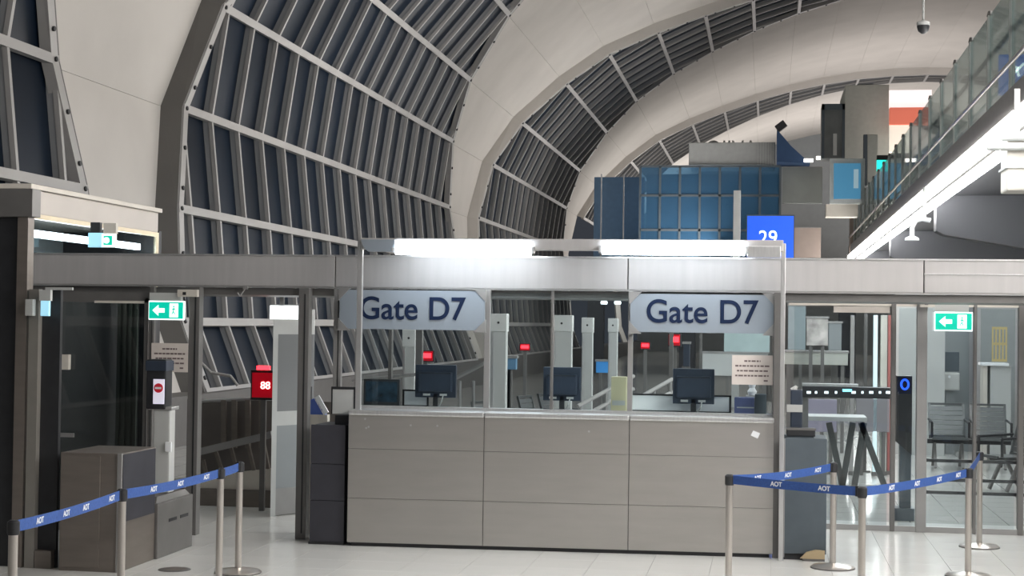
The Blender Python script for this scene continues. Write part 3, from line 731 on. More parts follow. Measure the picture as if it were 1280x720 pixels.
for y, w_ in ((577, .03), (601, .025), (617, .02)):
    B('handrail', BLACK, gw, at(1158, y, YR + .1).x, xe1, YR + .1, YR + .12, at(1220, y + 2, YR + .1).z, at(1220, y - 2, YR + .1).z)
X0, X1, Z0, Z1 = rect(1150, 372, 1167, 384, 14.88)
t = thing('door_sensor', 'small cream sensor box above the right glass post', 'sensor', ((X0 + X1) / 2, 14.88, Z0))
B('sensor_body', CREAM, t, X0, X1, 14.86, 14.94, Z0, Z1, .006); B('lens', ALUD, t, X0 + .04, X0 + .07, 14.855, 14.862, Z0 + .02, Z0 + .05)

# ================================================================== WAITING ROOM BEHIND THE GATE
tag(B('wall_right', GREYW, None, at(1130, 450, 25).x, 9, 25, 25.15, 0, 2.75), 'grey wall behind the waiting seats at right', 'wall', kind='structure')
X0, X1, Z0, Z1 = rect(1219, 380, 1300, 620, 24.2)
tag(B('wall_2', mat('wall_grey_blue', (.30, .32, .325), .5), None, X0, X1 + 3, 24.2, 24.3, 0, 2.65), 'blue grey partition wall behind the slatted yellow frame', 'wall', kind='structure')
YQ = 23.4
X0, X1, Z0, Z1 = rect(1240, 409, 1259, 452, YQ)
t = thing('yellow_rack', 'yellow slatted frame standing on a white cabinet at right', 'rack', ((X0 + X1) / 2, YQ, Z0))
yel = mat('yellow_frame', (.55, .44, .20), .5)
for z in (Z0, (Z0 + Z1) / 2 - .01, Z1 - .03): B('rail', yel, t, X0, X1, YQ, YQ + .03, z, z + .035)
for k in range(5):
    x = X0 + (X1 - X0 - .022) * k / 4; B('slat', yel, t, x, x + .022, YQ + .004, YQ + .024, Z0, Z1)
t = thing('white_cabinet', 'white cabinet with small shelf beneath the yellow slatted frame', 'cabinet', ((X0 + X1) / 2, YQ, 0))
B('cabinet_body', GREYL, t, X0 - .02, X1 + .06, YQ, YQ + .4, 0, Z0 - .06, .01)
B('shelf', WHITE, t, X0 - .14, X1 + .02, YQ - .05, YQ + .4, Z0 - .06, Z0 - .02, .006)
B('side_leg', CREAM, t, X0 - .12, X0 - .06, YQ, YQ + .3, 0, Z0 - .06)
B('plinth', BLACK, t, X0 - .02, X1 + .06, YQ - .005, YQ + .01, 0, .05)

def chair(label, loc, rz, group='perforated metal waiting seats', W_=.47):
    t = thing('waiting_chair', label, 'chair', loc, rz, group)
    w = W_ / 2
    bk = MB()
    for s in (-1, 1): bk.bar((s * (w - .015), .02, .42), (s * (w - .015), .14, .84), .03, .03, (0, 1, 0))
    bk.bar((-w, .14, .84), (w, .14, .84), .03, .03); bk.bar((-w, .02, .42), (w, .02, .42), .03, .03)
    b_ = bk.build('backrest', SEATM, t, 0, False)
    for k in range(6):
        z = .47 + .062 * k; y = .02 + .12 * (z - .42) / .42
        MB().bar((-w + .02, y, z), (w - .02, y, z), .018, .057, (0, .27, .96)).build('back_slat', SEATM, b_, 0, False)
    st = MB().box(-w, w, .0, .03, .385, .42).box(-w, w, -.47, -.44, .40, .43).build('seat', SEATM, t, 0, False)
    for k in range(6):
        y = -.42 + .072 * k; MB().box(-w + .02, w - .02, y, y + .052, .395, .412).build('seat_slat', SEATM, st, 0, False)
    for s in (-1, 1):
        MB().tube([(s * w, -.40, .42), (s * w, -.40, .62), (s * w, .05, .64)], .016, 8).build('armrest', BLACK, t, 0, False)
        MB().bar((s * (w - .06), -.3, .02), (s * (w - .06), -.12, .385), .035, .035, (1, 0, 0)).build('leg', ALUD, t, 0, False)
        MB().bar((s * (w - .06), .1, .02), (s * (w - .06), -.1, .385), .035, .035, (1, 0, 0)).build('leg', ALUD, t, 0, False)
    B('beam', BLACK, t, -w - .03, w + .03, -.16, -.08, .33, .385, 0, False)
    return t
c1 = at(1184, 520, 22); c2 = at(1236, 520, 22)
ch0 = chair('slatted metal waiting seat left of two facing the right glass, beneath the exit sign', (c1.x, 22, 0), 0)
def more(label, loc, rz):
    c = copy_tree(ch0); c.location = loc; c.rotation_euler = (0, 0, rz); c['label'] = label; return c
more('slatted metal waiting seat right of two facing the right glass, below the yellow frame', (c2.x, 22, 0), 0)
c3 = at(1262, 520, 19.2)
more('dark waiting seat turned sideways in front of the white cabinet at right', (c3.x + .1, 19.0, 0), R(-65))
for k, (x, y) in enumerate(((-3.45, 19.9), (-3.3, 20.8), (-3.15, 21.7), (-3.0, 22.6))):
    more('waiting seat %s in the row seen through the middle counter pane' % ('nearest the counter', 'second from the counter', 'third from the counter', 'farthest from the counter')[k], (x, y, 0), R(75))
for k, (x, y) in enumerate(((-1.35, 19.5), (-1.15, 20.5), (-.95, 21.5))):
    more('waiting seat %s in the row seen beneath the right gate sign' % ('nearest', 'in the middle', 'farthest')[k], (x, y, 0), R(75))

# gate pillars seen through the booth glass
def pillar(px0, py0, px1, Y, label):
    X0, X1, Z0, Z1 = rect(px0, py0, px1, 520, Y)
    t = thing('gate_pillar', label, 'pillar', ((X0 + X1) / 2, Y, 0), group='pale gate pillars behind the counter glass')
    w = X1 - X0
    B('shaft', GREYL, t, X0, X1, Y, Y + .14, 0, Z1 - .2, .006)
    B('head', mat('pillar_head', (.60, .61, .60), .5), t, X0 - .008, X1 + .008, Y - .01, Y + .15, Z1 - .2, Z1, .008)
    B('side_strip', STEELTOP, t, X0 + .004, X0 + w * .2, Y - .006, Y, .1, Z1 - .22)
    MB().cyl(((X0 + X1) / 2, Y - .016, Z1 - .1), ((X0 + X1) / 2, Y - .01, Z1 - .1), .014, n=8).build('lens', BLACK, t)
pillar(613, 392, 632, 17.5, 'widest pale pillar, just right of the left gate sign')
pillar(689, 394, 714, 19.5, 'pale pillar behind the middle monitor')
pillar(727, 397, 740, 21, 'slim pale pillar right of the middle monitor')
pillar(760, 398, 771, 23, 'slimmest pale pillar, above the cream file box')
pillar(503, 412, 518, 18.5, 'pale pillar left of the leftmost monitor under the left gate sign')
def dark_post(px0, px1, Y, label, ytop=412):
    X0, X1, Z0, Z1 = rect(px0, ytop, px1, 520, Y)
    t = thing('dark_post', label, 'post', ((X0 + X1) / 2, Y, 0))
    B('post_body', ALUD, t, X0, X1, Y, Y + .08, 0, Z1); B('base_plate', ALUD, t, X0 - .05, X1 + .05, Y - .04, Y + .12, 0, .02)
dark_post(485, 489, 16.5, 'thin dark upright in the pane under the left gate sign, above the dim screen')
dark_post(519, 527, 17, 'dark upright rising behind the leftmost monitor')
dark_post(836, 841, 18, 'thin dark upright left of the rightmost monitor')
dark_post(874, 877, 22, 'thin dark upright under the middle of the right gate sign')
# low rail run behind the left panes
t = thing('queue_rail', 'grey sloping guard rail seen through the leftmost counter pane', 'railing', tuple(atz(470, 560)))
for (a, b, c, d) in ((440, 476, 520, 468), (560, 478, 610, 452)): MB().cyl(at(a, b, 17.8), at(c, d, 17.8), .02).build('rail', ALUM, t)
for x in (445, 575, 592): MB().cyl(at(x, 476, 17.8), (at(x, 476, 17.8).x, 17.8, 0), .018).build('rail_post', ALUM, t)
# tables and boards deeper in
def board(px0, py0, px1, py1, Y, m, name, label, cat, d=.1, legs=True):
    X0, X1, Z0, Z1 = rect(px0, py0, px1, py1, Y)
    t = thing(name, label, cat, ((X0 + X1) / 2, Y, 0))
    B('panel', m, t, X0, X1, Y, Y + d, Z0, Z1, .006)
    B('edge', ALUM, t, X0 - .015, X1 + .015, Y - .01, Y + d + .01, Z1, Z1 + .03)
    if legs and Z0 > .05:
        for x in (X0 + .04, X1 - .1): B('leg', ALUD, t, x, x + .05, Y + .02, Y + .07, 0, Z0)
    return t
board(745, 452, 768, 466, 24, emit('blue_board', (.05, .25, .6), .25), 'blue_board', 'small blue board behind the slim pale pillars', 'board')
board(628, 448, 645, 462, 18.3, mat('blue_case', (.10, .22, .36), .5), 'blue_case', 'small blue case beside the widest pale pillar', 'case')
board(878, 442, 960, 470, 26, GREYL, 'low_partition', 'pale low partition behind the posted white notice', 'partition')
board(905, 414, 962, 440, 30, mat('pale_teal', (.42, .52, .52), .5), 'wall_display', 'pale teal display panels high behind the right gate sign', 'display')
board(854, 430, 862, 458, 21, SCREEN, 'dark_terminal', 'dark terminal above the rightmost monitor, right of a red signal', 'terminal')
# ---- right bay: beige counter, boards and automatic gates behind the glass
t = board(980, 441, 1060, 456, 24, mat('beige_front', (.45, .46, .42), .5), 'check_counter', 'long pale check counter seen through the right glass', 'counter', .5)
board(1008, 398, 1035, 432, 23.5, mat('mottled_board', (.48, .45, .43), .7, 0, .5, 5), 'notice_board', 'mottled pinkish notice board above the pale check counter', 'board', .06)
board(985, 382, 1007, 437, 25.5, mat('teal_grey', (.25, .30, .32), .5), 'grey_screen_wall', 'teal grey screen wall behind the pale check counter', 'screen wall', .06)
board(1036, 404, 1052, 438, 24.65, GREYW, 'grey_machine', 'grey machine with white top right of the mottled board', 'machine', .3)
dark_post(1080, 1084, 21, 'slim dark upright beside the bright door frame in the right bay', 392)
def bright_post(px0, px1, Y, m, label):
    X0, X1, Z0, Z1 = rect(px0, 394, px1, 480, Y)
    t = thing('door_jamb', label, 'post', ((X0 + X1) / 2, Y, 0)); B('jamb', m, t, X0, X1, Y, Y + .1, 0, Z1, .004); B('base', ALUD, t, X0 - .01, X1 + .01, Y - .005, Y + .105, 0, .05)
bright_post(1063, 1068, 20.5, FRAME, 'grey door jamb at the right end of the pale check counter')
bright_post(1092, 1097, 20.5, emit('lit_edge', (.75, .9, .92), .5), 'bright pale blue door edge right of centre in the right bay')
bright_post(1101, 1109, 20.6, CREAM, 'cream door jamb beside the bright pale blue edge')
bright_post(1110, 1114, 20.7, mat('red_jamb', (.35, .13, .12), .6), 'dull red strip beside the cream door jamb')
X0, X1, Z0, Z1 = rect(1119, 392, 1146, 480, 24)
tag(B('wall_3', GREYL, None, X0, X1 + .4, 24, 24.1, 0, 2.6), 'pale grey wall section behind the slim glass post', 'wall', kind='structure')
# gate reader bar
Yg = 18.0
X0, X1, Z0, Z1 = rect(1003, 484, 1138, 498, Yg)
t = thing('gate_bar', 'black gate console bar with a row of small lights behind the right glass', 'gate console', ((X0 + X1) / 2, Yg, 0))
B('bar_body', BLACK, t, X0, X1, Yg, Yg + .18, Z0, Z1, .01)
B('top_edge', STEELTOP, t, X0, X0 + (X1 - X0) * .52, Yg, Yg + .2, Z1 + .002, Z1 + .03)
for k, x in enumerate((1011, 1020, 1033, 1045, 1067, 1078, 1089, 1100, 1110)):
    p = at(x, 490.5, Yg); s = .022 if k % 2 == 0 else .012
    B('lamp', emit('lamp_white', (.9, .95, 1), 1.2), t, p.x - s, p.x + s, Yg - .006, Yg, p.z - .014, p.z + .014)
p = at(1059, 488, Yg); B('blue_lamp', emit('cyan_lamp', (.25, .75, 1), 2), t, p.x - .05, p.x + .05, Yg - .007, Yg, p.z - .014, p.z + .014)
for x in (1006, 1130): q = at(x, 500, Yg).x; B('leg', ALUD, t, q - .04, q + .04, Yg + .03, Yg + .13, 0, Z0)
Yk = 15.8
X0, X1, Z0, Z1 = rect(1121, 470, 1140, 566, Yk)
t = thing('gate_pedestal', 'black pedestal with glowing blue ring beside the right glass post', 'pedestal', ((X0 + X1) / 2, Yk, 0))
MB().prism([(X0, Z0 + .1), (X1, Z0 - .02), (X1, Z1), (X0, Z1)], Yk, Yk + .2).build('pedestal_body', BLACK, t)
B('stem', SLATE, t, X0 + .04, X1, Yk + .05, Yk + .15, 0, Z0 + .06)
B('foot', SLATE, t, X0 - .02, X1 + .03, Yk, Yk + .25, 0, .12, .006)
pc = at(1131, 480.5, Yk); mb = MB()
for k in range(24):
    a, b = 2 * math.pi * k / 24, 2 * math.pi * (k + 1) / 24
    mb.bar((pc.x + .034 * math.cos(a), Yk - .006, pc.z + .046 * math.sin(a)), (pc.x + .034 * math.cos(b), Yk - .006, pc.z + .046 * math.sin(b)), .02, .008, (0, 1, 0))
B('ring_display', mat('display_black', (.01, .015, .04), .2), t, X0 + .005, X1 - .005, Yk - .004, Yk, Z1 - .17, Z1 - .01)
mb.build('blue_ring', emit('ring_blue', (.02, .12, 1), 1.3), t)
# table with splayed legs
Yt = 18.6
p0, p1 = at(990, 522, Yt), at(1084, 523, Yt)
t = thing('inspection_table', 'white edged inspection table with splayed legs behind the right glass', 'table', ((p0.x + p1.x) / 2, Yt, 0))
zt_ = p0.z
B('tabletop', GREYL, t, p0.x, p1.x, Yt, Yt + .6, zt_ - .03, zt_ + .02, .006)
for a, b in ((1036, 1053), (1066, 1053), (1076, 1106), (1080, 1068)):
    q0, q1 = at(a, 528, Yt + .3), at(b, 596, Yt + .3)
    MB().bar(q0, (q1.x, Yt + .3, .02), .07, .05, (0, 1, 0)).build('leg', SEATM, t)
B('foot_bar', SEATM, t, at(1048, 600, Yt).x, at(1112, 600, Yt).x, Yt + .2, Yt + .4, 0, .03)
def back_panel(px0, py0, px1, py1, Y, m, label):
    X0, X1, Z0, Z1 = rect(px0, py0, px1, py1, Y)
    t = thing('side_screen', label, 'panel', ((X0 + X1) / 2, Y, 0)); B('screen_panel', m, t, X0, X1, Y, Y + .05, Z0, Z1, .01)
    for x in (X0 + .05, X1 - .09): B('foot', ALUD, t, x, x + .04, Y, Y + .3, 0, Z0)
back_panel(1003, 499, 1046, 540, 20.5, mat('mauve', (.30, .28, .36), .6), 'mauve grey screen panel under the black gate bar')
back_panel(1070, 498, 1112, 540, 20.5, mat('grey_mauve', (.26, .25, .27), .6), 'dark grey screen panel behind the splayed table legs')
t = board(1164, 470, 1176, 492, 24.4, CREAM, 'wall_box', 'small pale box beside the grey equipment unit at right', 'box', .15)
X0, X1, Z0, Z1 = rect(1178, 440, 1200, 488, 24.3)
t = thing('equipment_unit', 'grey equipment unit with dark display left of the slatted yellow frame', 'equipment', ((X0 + X1) / 2, 24.3, 0))
B('lower_case', GREYL, t, X0, X1, 24.3, 24.6, Z0, Z0 + .26, .02); B('display', SLATE, t, X0, X1, 24.4, 24.5, Z0 + .28, Z1, .01)
B('stem', GREYW, t, X0 + .06, X1 - .06, 24.4, 24.52, 0, Z0); MB().cyl((X0 + .1, 24.29, Z0 + .2), (X0 + .1, 24.3, Z0 + .2), .02, n=8).build('button', WHITE, t)
B('side_arm', ALUD, t, X0 - .03, X0, 24.4, 24.46, Z0 + .1, Z1 + .02)
p = at(1166, 424, 24.7)
t = thing('wall_camera', 'small round black camera on the grey wall below the right exit sign', 'camera', (p.x, 24.7, p.z)); MB().lathe((p.x, 24.72, p.z - .03), [(.02, 0), (.05, .02), (.055, .06), (.04, .08)], 14).build('dome', BLACK, t)
B('mount', GREYL, t, p.x - .05, p.x + .05, 24.68, 24.8, p.z + .05, p.z + .07); B('wall_arm', GREYL, t, p.x - .015, p.x + .015, 24.72, 25.0, p.z + .055, p.z + .07)

# ================================================================== BARRIERS
SH = .81
def stanchion_mesh():
    s = {}
    s['base'] = MB().lathe((0, 0, 0), [(.165, 0), (.165, .012), (.15, .022), (.05, .034), (.03, .04)], 28)
    s['pole'] = MB().cyl((0, 0, .03), (0, 0, SH - .07), .024, n=18)
    s['head'] = MB().lathe((0, 0, SH - .075), [(.029, 0), (.032, .01), (.032, .065), (.02, .075)], 18)
    return s
SM = {k: v.mesh(k, {'base': POST, 'pole': POST, 'head': BLACK}[k]) for k, v in stanchion_mesh().items()}
def stanchion(x, y, label, group):
    t = thing('stanchion', label, 'stanchion', (x, y, 0), 0, group)
    for k in ('base', 'pole', 'head'): inst(k, SM[k], t)
    inst('base_rim', RIM, t)
    return t
RIM = MB().lathe((0, 0, -.0005), [(.170, .0005), (.170, .010)], 28).mesh('base_rim', ALUD)
def belt(t, p, q, logos, sag=.012):
    p, q = Vector((p[0], p[1], SH - .035)), Vector((q[0], q[1], SH - .035)); d = (q - p).normalized()
    p, q = p + d * .03, q - d * .03; n = 10; th = d.cross(Vector((0, 0, 1))).normalized() * .0015
    def c(u): return p.lerp(q, u) - Vector((0, 0, 4 * sag * u * (1 - u)))
    mb = MB()
    for k in range(n):
        a, b = c(k / n), c((k + 1) / n); h = Vector((0, 0, .03))
        mb.hexa([a - th - h, a + th - h, b - th - h, b + th - h, a - th + h, a + th + h, b - th + h, b + th + h])
    bo = mb.build('belt', BELT, t)
    MB().hexa([q - th * 3 - Vector((0, 0, .034)) - d * .02, q + th * 3 - Vector((0, 0, .034)) - d * .02, q - th * 3 - Vector((0, 0, .034)) + d * .02, q + th * 3 - Vector((0, 0, .034)) + d * .02,
               q - th * 3 + Vector((0, 0, .034)) - d * .02, q + th * 3 + Vector((0, 0, .034)) - d * .02, q - th * 3 + Vector((0, 0, .034)) + d * .02, q + th * 3 + Vector((0, 0, .034)) + d * .02]).build('belt_clip', BLACK, t)
    for u in logos:
        pc = c(u); a = math.atan2(d.y, d.x)
        nv = Vector((math.sin(a), -math.cos(a), 0))
        if nv.dot(Vector((0, 0, EYE)) - pc) < 0: a += math.pi; nv = -nv
        text('belt_logo', 'AOT', .044, WHITE, bo, pc + nv * .0026, .0006, 1.0, (R(90), 0, a), fat=.0012)
def top(x, y): return atz(x, y, SH)
LS = [top(17, 650), top(153, 611), top(276, 585), top(300, 577)]
lab = ['steel barrier post at the lower left corner of the photo', 'steel barrier post standing before the brown console', 'steel barrier post right of the console, end of the long blue belt', 'steel barrier post at the far right of the left barrier line']
LT = [stanchion(p.x, p.y, l, 'left belt barrier posts') for p, l in zip(LS, lab)]
belt(LT[0], LS[0], LS[1], (.2, .44, .63, .9)); belt(LT[1], LS[1], LS[2], (.28, .56, .85)); belt(LT[2], LS[2], LS[3], (), .004)
RS = [top(912, 593), top(1042, 578), top(1078, 608), top(1211, 585), top(1224, 563)]
RS[4] = atz(1224, 684)
lab = ['steel barrier post before the right end of the steel counter', 'steel barrier post beside the blue grey cabinet', 'nearest steel barrier post at right, where two blue belts meet', 'right hand steel barrier post ending the rightmost belt', 'farthest steel barrier post, behind the right hand post']
RT = [stanchion(p.x, p.y, l, 'right belt barrier posts') for p, l in zip(RS, lab)]
belt(RT[0], RS[0], RS[1], (.24, .54, .85), .02); belt(RT[0], RS[0], RS[2], (.36, .74), .004); belt(RT[2], RS[2], RS[3], (.24, .48, .70, .9)); belt(RT[3], RS[3], RS[4], (), .004)
p = atz(218, 712)
t = thing('floor_socket', 'round dark floor cover beside the brown console', 'floor cover', (p.x, p.y, 0))
MB().lathe((p.x, p.y, 0), [(.12, 0), (.115, .004), (.09, .006)], 24).build('cover_plate', ALUD, t); MB().lathe((p.x, p.y, .006), [(.085, 0), (.08, .002)], 24).build('cover_ring', BROWN, t)

# ================================================================== UPPER LEVEL IN THE DISTANCE
YF = 58
def far(name, label, cat, px0, py0, px1, py1, m, Y=YF, d=.6, part='body'):
    X0, X1, Z0, Z1 = rect(px0, py0, px1, py1, Y)
    t = thing(name, label, cat, ((X0 + X1) / 2, Y, Z0)); B(part, m, t, X0, X1, Y, Y + d, Z0, Z1, .02); return t, (X0, X1, Z0, Z1)
far_slab = thing('upper_floor', 'distant upper floor deck below the blue glass balustrade', 'floor deck', (0, YF + 2, 3.0))
X0, X1, Z0, Z1 = rect(735, 300, 1075, 345, YF + 1)
B('deck', SOFF, far_slab, X0, X1, YF + 1, YF + 16, 3.3, 4.1); B('deck_front', GREYL, far_slab, at(812, 300, YF + 1).x, at(898, 300, YF + 1).x, YF + .9, YF + 1, 3.4, 4.9)
for x in (745, 860, 960, 1060):
    q = at(x, 320, YF + 2).x; B('column', SOFF, far_slab, q - .3, q + .3, YF + 2, YF + 2.6, 0, 3.3)
gb = thing('shop_glazing', 'distant blue tinted glass shopfront left of the round topped screen', 'shopfront', (-3.5, YF, 4.0))
X0, X1, Z0, Z1 = rect(800, 208, 975, 322, YF)
nx = 7
for k in range(nx):
    a, b = X0 + (X1 - X0) * k / nx, X0 + (X1 - X0) * (k + 1) / nx
    for za, zb in ((Z0, Z0 + (Z1 - Z0) * .30), (Z0 + (Z1 - Z0) * .30, Z0 + (Z1 - Z0) * .68), (Z0 + (Z1 - Z0) * .68, Z1)):
        B('pane', GLASSF, gb, a + .03, b - .03, YF, YF + .03, za + .03, zb - .03)
for k in range(nx + 1):
    a = X0 + (X1 - X0) * k / nx; B('mullion', SLATE, gb, a - .04, a + .04, YF - .03, YF + .05, Z0, Z1)
for f in (0, .30, .68, 1): B('transom', SLATE, gb, X0, X1, YF - .03, YF + .05, Z0 + (Z1 - Z0) * f - .04, Z0 + (Z1 - Z0) * f + .04)
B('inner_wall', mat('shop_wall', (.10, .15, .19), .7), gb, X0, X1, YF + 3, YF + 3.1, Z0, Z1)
B('side_wall', mat('shop_side_flare_blue', (.08, .14, .22), .7), gb, at(735, 260, YF).x, X0, YF + 2, YF + 2.1, Z0, at(800, 215, YF).z)  # lens flare blue painted into the side wall colour
t, q = far('grey_kiosk', 'distant grey box with pale letters showing above its rim', 'kiosk', 861, 178, 969, 206, mat('kiosk_grey', (.34, .35, .35), .7), YF + .1, 2.5)
for k in range(7): B('rib', GREYL, t, lerp(q[0], q[1], .80 + .03 * k), lerp(q[0], q[1], .805 + .03 * k), YF + .06, YF + .1, q[2], q[3])
tp = at(914, 177, YF + 3); text('lettering', 'OIIVA', .95, ALUM, t, (tp.x, YF + 3.2, tp.z - .3), .03, .8)
t = thing('blue_awning', 'distant dark blue sloping awning right of the grey box', 'awning', tuple(at(985, 205, YF)))
a, b, c, d = at(971, 165, YF), at(971, 205, YF), at(1012, 207, YF), at(988, 185, YF)
MB().prism([(b.x, b.z), (c.x, c.z), (d.x, d.z), (a.x, a.z)], YF - .8, YF + .8).build('awning_cloth', mat('awning', (.03, .07, .16), .8), t)
e = at(974, 161, YF); MB().bar((a.x, YF - .8, a.z), (e.x + .2, YF - .8, e.z + .1), .25, .3, (0, 1, 0)).build('peak', BLACK, t)
t = thing('strip_lamps', 'two short bright lamps under the blue awning', 'lamp', tuple(at(1015, 204, YF)))
for a, b, c, d in ((1004, 203, 1015, 207), (1019, 200, 1027, 204)):
    X0, X1, Z0, Z1 = rect(a, b, c, d, YF); B('lamp_bar', emit('far_lamp', (1, .95, .88), 5), t, X0, X1, YF - 1.3, YF - 1.2, Z0, Z1)
board(978, 209, 1028, 254, YF + .3, mat('far_beige', (.24, .25, .24), .7, 0, .25, .5), 'far_partition', 'distant dim beige partition below the strip lamps', 'partition', .3, False)
board(979, 285, 1026, 322, YF + 2, mat('far_tan', (.40, .32, .28), .7, 0, .2, .6), 'far_tan_wall', 'distant tan shop wall right of the blue 29 sign', 'wall panel', .3, False)
board(1062, 268, 1095, 325, YF + 2.4, mat('far_tan2', (.36, .29, .25), .7, 0, .2, .6), 'far_brown_wall', 'distant brown shop wall beside the walkway edge', 'wall panel', .3, False)
t, q = far('beige_tower', 'tall distant beige plant box rising beside the white shop ceiling', 'plant box', 1056, 106, 1111, 205, mat('tower_beige', (.37, .38, .345), .7), YF - 2, 4)
B('cap', GREYW, t, lerp(q[0], q[1], .3), lerp(q[0], q[1], .65), YF - 1.5, YF, q[3], q[3] + .12)
t, q = far('framed_opening', 'distant dark framed opening left of the tall beige box', 'display case', 1027, 130, 1056, 198, mat('dark_glass_far', (.15, .16, .16), .4, 0, .4, .8), YF - 3.6, 1)  # dark panel filling a framed opening
for a, b in ((0, .12), (.88, 1)): B('stile', SLATE, t, lerp(q[0], q[1], a), lerp(q[0], q[1], b), YF - 3.66, YF - 3.6, q[2], q[3])
B('head_rail', SLATE, t, q[0], q[1], YF - 3.66, YF - 3.6, q[3] - .2, q[3])
B('pale_bar', GREYL, t, lerp(q[0], q[1], .5), lerp(q[0], q[1], .66), YF - 3.68, YF - 3.62, q[2] + .1, lerp(q[2], q[3], .45))
t, q = far('blue_screen', 'distant blue display screen in a white frame below the beige tower', 'screen', 1037, 198, 1081, 255, mat('screen_frame', (.55, .58, .58), .5), YF - 6, .2, 'screen_frame')
B('display', emit('teal_display', (.05, .19, .32), .75), t, q[0] + .13, q[1] - .13, YF - 6.03, YF - 6, q[2] + .16, q[3] - .16)
B('ghost_figure', emit('pale_display', (.3, .42, .48), .6), t, q[1] - .35, q[1] - .2, YF - 6.04, YF - 6.03, q[2] + .5, q[3] - .35)
B('bracket', CREAM, t, q[0] - .1, q[1] - .2, YF - 5.9, YF - 5.2, q[2] - .4, q[2])
t, q = far('pale_post', 'distant pale upright post in front of the tall beige box', 'post', 1084, 168, 1097, 232, mat('tower_beige', (.37, .38, .345)), YF - 4, .3)
B('shadow_side', SLATE, t, q[0] - .12, q[0], YF - 4, YF - 3.7, q[2], q[3])
t, q = far('red_shop', 'distant lit shop with white ceiling and red band behind the balustrade', 'shop', 1112, 134, 1165, 156, emit('shop_red_glow', (.68, .17, .11), .6), YF - 3, .3, 'red_band')  # glow put into the red band to lighten it
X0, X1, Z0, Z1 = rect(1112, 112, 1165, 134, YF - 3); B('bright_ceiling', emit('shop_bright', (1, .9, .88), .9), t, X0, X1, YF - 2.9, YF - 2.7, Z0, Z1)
X0, X1, Z0, Z1 = rect(1112, 156, 1140, 190, YF - 3); B('lit_wall', emit('shop_cream', (.9, .82, .7), .55), t, X0, X1, YF - 2.9, YF - 2.7, Z0, Z1)  # wall glow stands in for the lighting inside the shop
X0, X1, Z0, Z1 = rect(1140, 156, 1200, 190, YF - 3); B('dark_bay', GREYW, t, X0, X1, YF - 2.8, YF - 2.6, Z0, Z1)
X0, X1, Z0, Z1 = rect(1096, 200, 1114, 214, 50)
t = thing('far_exit_sign', 'tiny glowing green exit sign beyond the balustrade', 'exit sign', ((X0 + X1) / 2, 50, Z0))
B('face', emit('far_green', (.02, .75, .6), 1.5), t, X0, X1 - .1, 50, 50.1, Z0, Z1); B('white_end', WHITEE, t, X1 - .1, X1, 50, 50.1, Z0 + .05, Z1); B('mount', BLACK, t, X0, X1 + .2, 50, 50.2, Z1, Z1 + .15)
# blue gate-number sign and post
YS = 40
X0, X1, Z0, Z1 = rect(934, 270, 992, 324, YS)
t = thing('number_sign', 'glowing blue sign with number 29 above the right end of the gantry', 'sign', ((X0 + X1) / 2, YS, Z0))
B('sign_box', SLATE, t, X0 - .02, X1 + .02, YS + .01, YS + .25, Z0 - .8, Z1 + .03); B('blue_face', BLUEE, t, X0, X1, YS, YS + .012, Z0 - .75, Z1)
p = at(960, 298, YS); text('number', '29', .50, WHITEE, t, (p.x, YS - .01, p.z), .006, .95)
MB().cyl(((X0 + X1) / 2, YS + .12, 0), ((X0 + X1) / 2, YS + .12, Z0 - .8), .08).build('pole', ALUD, t)
X0, X1, Z0, Z1 = rect(916.5, 238, 925.5, 322, 36)
t = thing('pale_column', 'slim pale grey column left of the blue 29 sign', 'column', ((X0 + X1) / 2, 36, 0)); B('shaft', GREYL, t, X0, X1, 36, 36.15, .04, Z1, .006); B('base', ALUM, t, X0 - .05, X1 + .05, 35.95, 36.2, 0, .04)
# blue wayfinding sign on the walkway, with an aeroplane symbol
X0, X1, Z0, Z1 = rect(1249, 68, 1300, 118, 24)
t = thing('wayfinding_sign', 'blue sign with white aeroplane symbol behind the balustrade at top right', 'sign', ((X0 + X1) / 2, 24, 4.85))
B('sign_face', emit('way_blue', (.05, .13, .42), .55), t, X0, X1, 24, 24.12, Z0, Z1); B('leg', ALUM, t, X0 + .1, X0 + .16, 24.03, 24.09, 4.85, Z0); B('leg', ALUM, t, X1 - .16, X1 - .1, 24.03, 24.09, 4.85, Z0)
p = at(1271, 87, 24); mb = MB()
for a, b, w_ in (((-.09, -.1), (.1, .09), .035), ((-.08, .05), (.02, .02), .035), ((.03, -.1), (.0, .0), .035), ((-.1, -.03), (-.06, -.06), .025)):
    mb.bar((p.x + a[0], 23.99, p.z + a[1]), (p.x + b[0], 23.99, p.z + b[1]), w_, .012, (0, 1, 0))
mb.build('aeroplane_symbol', WHITEE, t)
# hanging dome camera
p = at(1154, 33, 20)
t = thing('dome_camera', 'dark dome camera hanging on a thin rod at top right', 'camera', (p.x, 20, p.z))
MB().lathe((p.x, 20, p.z - .09), [(.02, 0), (.06, .03), (.075, .08), (.075, .1)], 18).build('dome', BLACK, t)
MB().lathe((p.x, 20, p.z + .01), [(.08, 0), (.08, .04), (.03, .06)], 18).build('collar', GREYL, t)
MB().cyl((p.x, 20, p.z + .06), (p.x, 20, 14.5), .014, n=8).build('rod', GREYL, t)
# booth fixings
for px_, ny, nm in ((297, 366, 'left'),):
    p = at(px_, ny, 13.18); t = thing('header_hook', 'small metal hook under the header in the left bay', 'hook', tuple(p))
    MB().tube([p, p + Vector((.02, 0, -.03)), p + Vector((.07, 0, .04))], .006, 6).build('hook_wire', ALUM, t)
    B('hook_plate', ALUM, t, p.x + .05, p.x + .09, 13.17, 13.19, p.z + .03, p.z + .06)

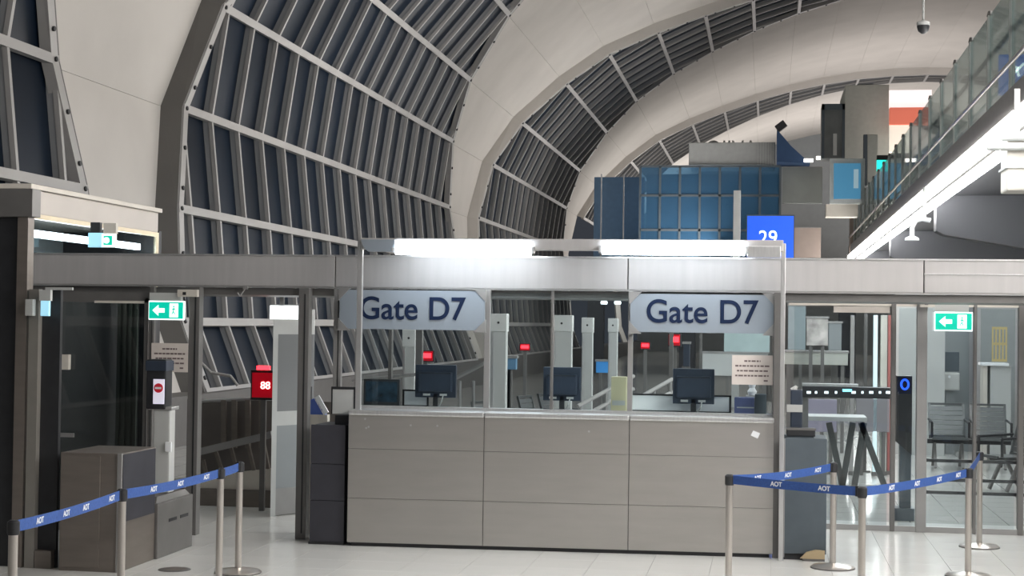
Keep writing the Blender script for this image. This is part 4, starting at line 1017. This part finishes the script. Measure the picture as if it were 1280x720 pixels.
# white service box with two pipes under the walkway edge, and a white camera bracket that gives no light
X0, X1, Z0, Z1 = rect(1259, 172, 1300, 238, 18.0)
t = thing('service_box', 'white service box with two short pipes under the walkway edge at far right', 'service box', ((X0 + X1) / 2, 18.0, Z0))
B('box_body', CREAM, t, X0, X1, 18.0, 18.5, Z0, Z1, .02); B('lid', GREYL, t, X0 - .02, X1 + .02, 17.98, 18.52, Z0 + (Z1 - Z0) * .42, Z0 + (Z1 - Z0) * .46)
for a, y in ((1233, 184), (1250, 172)):
    q = at(a, y, 18.0); MB().cyl((q.x, 17.95, q.z), (X1, 17.95, q.z), .045, n=12).build('pipe', GREYL, t)
B('hanger', ALUM, t, X0 + .1, X0 + .16, 18.2, 18.26, Z1, 4.5)
p = at(1140, 296, 27.4)
t = thing('camera_bracket', 'small white curved bracket lamp below the glowing walkway edge', 'lamp', tuple(p))
MB().tube([(p.x, 27.4, p.z), (p.x, 27.4, p.z + .16), (p.x + .06, 27.4, p.z + .27), (p.x + .16, 27.4, p.z + .3), (p.x + .3, 27.4, p.z + .27)], .04).build('arm', WHITE, t)
MB().lathe((p.x, 27.4, p.z - .06), [(.12, 0), (.11, .04), (.05, .07)], 16).build('lamp_head', WHITE, t)
MB().cyl((p.x + .2, 27.4, p.z + .29), (p.x + .2, 27.4, 4.2), .03).build('stem', GREYL, t)

# more guard rails of the queue lanes behind the counter
for nm, pts, Y in (('grey lane rail seen between the slim pale pillars and the cream file box', ((722, 508), (792, 470)), 16.6), ('grey lane rail seen left of the rightmost monitor under the right gate sign', ((794, 500), (840, 474)), 16.9)):
    (a, b), (c, d) = pts; p0, p1 = at(a, b, Y), at(c, d, Y + .8)
    t = thing('lane_rail', nm, 'railing', (p0.x, Y, 0), group='lane rails behind the counter')
    for dz in (0, -.14, -.28): MB().cyl(p0 + Vector((0, 0, dz)), p1 + Vector((0, 0, dz)), .022, n=8).build('rail', FRAME, t)
    for u in (.05, .5, .95):
        q = p0.lerp(p1, u); MB().cyl((q.x, q.y, 0), q, .02, n=8).build('rail_post', ALUM, t)
t = thing('ceiling_spots', 'two small white spot lamps seen high in the middle counter pane', 'spot lamp', tuple(at(756, 381, 26)))
for x in (755, 772):
    p = at(x, 380.5, 26); MB().lathe((p.x, 26, p.z), [(.05, 0), (.06, .03), (.04, .07)], 12).build('spot', emit('spot_white', (.9, 1, 1), 1.5), t)
p, q = at(748, 377, 26), at(780, 377, 26); B('spot_rail', ALUD, t, p.x, q.x, 25.97, 26.03, p.z + .02, p.z + .06)
for x in (750, 778): p2 = at(x, 377, 26).x; B('rail_hanger', ALUD, t, p2 - .01, p2 + .01, 25.99, 26.01, p.z + .06, 4.3)
